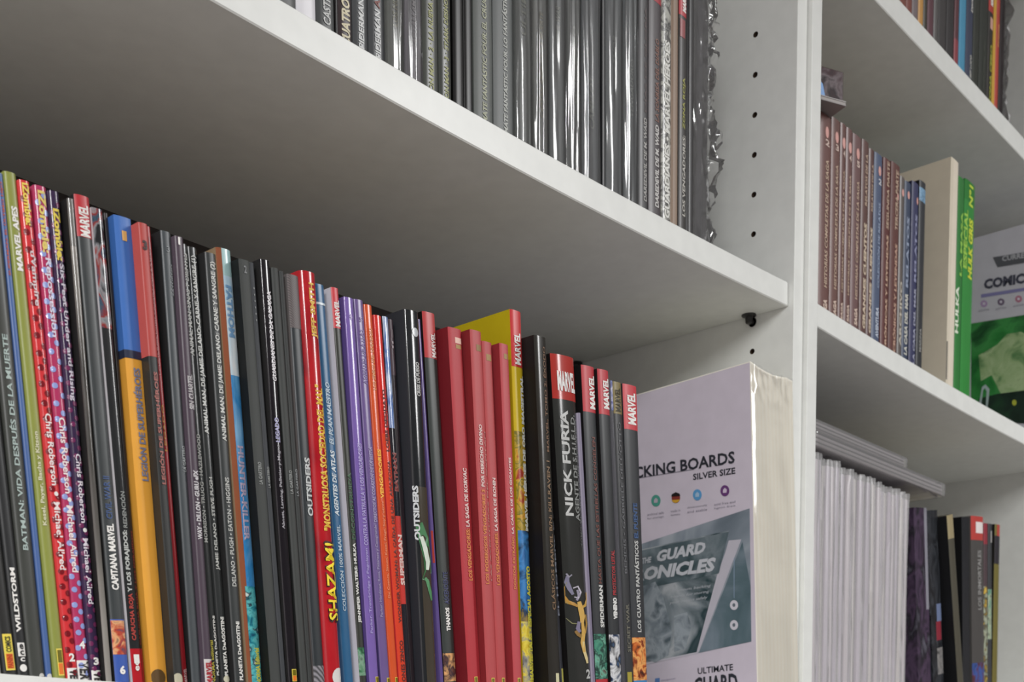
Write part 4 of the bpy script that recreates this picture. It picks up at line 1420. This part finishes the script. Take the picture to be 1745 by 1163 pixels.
S4('brown-red spine, first on the top right shelf', k_(700), k_(788), 4, '#7d4a3f')
S4('russet spine, second on the top right shelf', k_(790), k_(838), 4, '#7a453c')
S4('mauve-grey spine on the top right shelf', k_(840), k_(888), 4, '#756a6c')
S4('ochre yellow spine on the top right shelf', k_(891), k_(930), 4, '#c08f4a')
S4('olive-black spine right of the ochre one', k_(932), k_(962), 6, '#3a382c')
S4('dark wine spine on the top right shelf', k_(966), k_(1015), 5, '#5d3a42')
b = S4('charcoal spine with a white speckled edge on the top right shelf', k_(1018), k_(1050), 5, '#5b5958')
b = S4('dark grey spine, right of the speckled one', k_(1052), k_(1118), 5, '#3e3c3c')
b = S4('nearly black spine left of the slim maroon one', k_(1122), k_(1183), 6, '#333132')
b = S4('slim maroon spine beside the sky blue one', k_(1187), k_(1223), 5, '#5a3036')
b.band(68, None, '#8b3a42', 'red_foot')
b = S4('sky blue spine on the top right shelf', k_(1226), k_(1280), 4, '#4b93b5')
b = S4('navy spine with white lettering beside the sky blue one', k_(1283), k_(1338), 5, '#3c4358')
b.text('DIOSES', -20, 18, '#c5c4bf', hf=0.3, c=0.7, bold=0.04)
b.text('EL REY LOCO', 92, 140, '#b5b6b0', hf=0.3, c=0.7, bold=0.04)
b = S4('dark green-black spine, left of two', k_(1342), k_(1390), 5, '#2e332c')
b = S4('dark green-black spine, right of two', k_(1393), k_(1460), 6, '#30352f')
b.text('CRÓNICAS', 70, 150, '#4e534a', hf=0.2)
b = S4('black spine with red top and yellow-green lettering', k_(1463), k_(1502), 4, '#2d2a26')
b.band(None, 22, '#b03a34', 'red_header')
b.text('MARVEL', -15, 10, MW, hf=0.5, bold=0.05)
b.band(30, 50, '#d3a596', 'face_patch', 0.3, 0.9)
b.text('ZONA CERO', 76, 180, '#9a9f3a', hf=0.45, c=0.6, bold=0.04)
b = S4('narrow yellow spine beside the red one', k_(1503), k_(1524), 3, '#d0a640', r=0.0004)
b = S4('bright red spine beside the narrow yellow one', k_(1526), k_(1556), 3, '#b4473a')
b.text('PODER', 40, 80, '#d58a5a', hf=0.4, bold=0.04)
b = S4('black spine, last before the clear bag on the top right shelf', k_(1560), k_(1598), 6, '#241c1e')
x0 = R4.edge[0] + 0.001
bag2 = empty('plastic_bag', (x0, 0.0, z4(0) + 0.0004), 'crumpled clear plastic bag beside the last black spine, top right', 'bag')
vv, ff = [], []
nx, nz = 24, 40
wbag = min(0.075, X3 - 0.004 - x0)
for k in range(nz + 1):
    for i in range(nx + 1):
        u, w_ = i / nx, k / nz
        q = abs(noise.noise(Vector((u * 4, w_ * 9, 13.3)))) + 0.5 * abs(noise.noise(Vector((u * 11, w_ * 22, 18.1))))
        vv.append((0.001 + wbag * u * (0.8 + 0.2 * w_), 0.006 + 0.05 * u - 0.018 * q, 0.0005 + 0.24 * w_))
for k in range(nz):
    for i in range(nx):
        a = k * (nx + 1) + i
        ff.append((a, a + 1, a + nx + 2, a + nx + 1))
add('crumpled_film', vv, ff, clear_film(haze=0.45, rough=0.2, fres=0.6), bag2, list(range(len(ff))))

# ---- lower shelf of the right bookcase: sleeved boards, two flat packs, a few comics -------------
xs0, xs1 = X2 + 0.004, at(1556, 850, 0.0).x
zt0, zt1 = at(1393, 768, 0.002).z, at(1554, 842, 0.002).z
ns = 26
ORD = ('first second third fourth fifth sixth seventh eighth ninth tenth eleventh twelfth thirteenth fourteenth fifteenth sixteenth seventeenth eighteenth '
       'nineteenth twentieth twenty-first twenty-second twenty-third twenty-fourth twenty-fifth last').split()
film = clear_film(haze=0.2, rough=0.22, fres=0.45)
film_mats = [mat(c, 0.5) for c in ('#b9b1bb', '#c1b9be', '#afa7b2', '#c5bfbd')]
for i in range(ns):
    pit = (xs1 - xs0) / ns
    x = xs0 + pit * i
    w = pit - 0.0008
    z = z5(x + w / 2) + 0.0006
    hgt = zt0 + (zt1 - zt0) * (i + 0.5) / ns - z - random.uniform(0.0, 0.004)
    yf = random.uniform(0.0, 0.005)
    e = empty('sleeved_board', (x, yf, z), ORD[i] + ' clear-sleeved white board from the partition, upright on the lower right shelf', 'board', 'sleeved white boards in the upright row')
    vv, ff = box_geo(0.0008, w - 0.0008, 0.003, 0.17, 0.0005, hgt - 0.006, 0.0012)
    add('board', vv, ff, film_mats[i % 4], e)
    vv, ff = [], []
    pts = [(0, 0.172), (0, 0.05), (0, 0.005), (w * 0.2, 0.001), (w * 0.5, 0.0), (w * 0.8, 0.001), (w, 0.005), (w, 0.05), (w, 0.172)]
    nzs = 14
    for k in range(nzs + 1):
        for j, (a, c) in enumerate(pts):
            d = 0.0016 * noise.noise(Vector((a * 260 + i * 3.7, k * 0.35, i * 1.9))) if 2 < j < 6 else 0.0
            vv.append((a, c + min(0.0008, d), hgt * k / nzs))
    n_ = len(pts)
    for k in range(nzs):
        for j in range(n_ - 1):
            a = k * n_ + j
            ff.append((a, a + 1, a + n_ + 1, a + n_))
    add('clear_sleeve', vv, ff, film, e, list(range(len(ff))))
ztop = max(zt0, zt1) + 0.0012


def flat_pack(label, xa, xb, ya, yb_, z, h):
    e = empty('sleeve_pack', (xa, ya, z), label, 'pack')
    L, D_ = xb - xa, yb_ - ya
    for i in range(3):
        a = h * (0.12 + 0.27 * i)
        vv, ff = box_geo(0.004, L - 0.004, 0.003, D_ - 0.003, a, a + h * 0.2, 0.0008)
        add('sleeve_bundle', vv, ff, mat(('#8f888a', '#a39c9e', '#979093')[i], 0.3), e)
    vv, ff = box_geo(0, L, 0, D_, 0, h, 0.0022)
    add('clear_wrap', vv, ff, clear_film(haze=0.16, rough=0.1, fres=0.9), e)
    return e


hA = at(1394, 741, -0.002).z - at(1394, 768, -0.002).z
flat_pack('clear flat pack of sleeves lying directly on the upright white boards', xs0 + 0.001, at(1612, 831, -0.004).x, -0.004, 0.16, ztop, 0.0165)
flat_pack('shorter clear flat pack, uppermost on the row of white boards', xs0 + 0.001, at(1545, 784, 0.002).x, 0.0, 0.15, ztop + 0.017, 0.0135)

R5 = Row(z5, xs1 + 0.0012, 1150)


def S5(label, xl, yt, xr, bl, br, fm, col, **kw):
    return R5.put(kw.pop('name', 'comic_book'), label, xl, yt, xr, bl, br, fm, col, **kw)


b = S5('dark violet picture spine with a white edge, beside the upright white boards', 1558, 865, 1576, 1566, 1590, 20, '#2f2a38',
       pmat=art(['#241d2c', '#4a3a50', '#1d1b22', '#5c5a66'], 60, 0.3, (1, 1, 0.5)))
b.band(None, 1040, '#8d8c96', 'white_edge', 0.72, 1.0)
b = S5('black picture spine with a red and blue patch, lower right shelf', 1579, 870, 1599, 1591, 1608, 20, '#26282c', rough=0.2,
       pmat=art(['#1c1e22', '#34373c', '#17181b', '#4a4e54'], 50, 0.25, (1, 1, 0.5)))
b.band(1030, 1060, '#6f7c9c', 'blue_patch', 0.5, 1.0)
b.band(1060, 1092, '#8a2f3c', 'red_patch', 0.4, 0.9)
b.band(1105, 1150, art(['#1c1e22', '#8d8a88', '#3a3c40'], 90, 0.3), 'pale_patch', 0.4, 1.0)
b = S5('black comic with a slim tan and grey spine, leaning left', 1608, 877, 1619, 1631, 1641, 8, '#4d4a3e', side='#0c0d10')
b.band(None, 918, '#9b8e6c', 'tan_top', 0, 1)
b = S5('thick glossy black comic left of the red-topped spine, lower right shelf', 1640, 881, 1650, 1642, 1656, 16, '#26282b', rough=0.15, side='#08090b')
b = S5('wide dark grey comic with a salmon red top and white label', 1651, 878, 1675, 1657, 1676, 14, '#4a4846')
b.band(None, 921, '#b5413b', 'red_header')
b.band(890, 909, '#e5dcd9', 'white_label', 0.34, 0.95, off=0.0003)
b.text('LOS INMORTALES', 938, 1040, '#8b8a88', hf=0.3, c=0.6, bold=0.02)
b.band(1130, None, art(['#2c3a66', '#3c5aa0', '#5b2f3a', '#2b2a2c'], 70, 0.3), 'picture_foot', 0, 1)
b = S5('narrow comic with dark red top and yellow picture spine', 1676, 892, 1684, 1676.5, 1684, 15, '#4b3c40')
b.band(None, 928, '#8b2f3a', 'red_header')
b.band(1000, None, art(['#c9a94a', '#3a352c', '#a8b09a', '#6b5a2c'], 90, 0.3), 'picture_field', 0, 1)
b = S5('narrow charcoal comic with white flecks at its top', 1685, 893, 1693, 1684.5, 1690, 15, '#3a3c3f')
b.band(905, 925, '#a9a6a4', 'white_flecks', 0.5, 1)
b.band(1005, 1090, art(['#5f8f7c', '#a9b49a', '#3a4a44'], 90, 0.3), 'picture_field', 0.0, 0.8)
b = S5('last comic on the lower right shelf, red tip over olive spine', 1695, 893, 1706, 1690.5, 1700, 15, '#6f6732', side='#191613')
b.band(None, 914, '#b0463c', 'red_tip', 0.3, 1)
b.band(914, 962, '#2c2a30', 'dark_field')
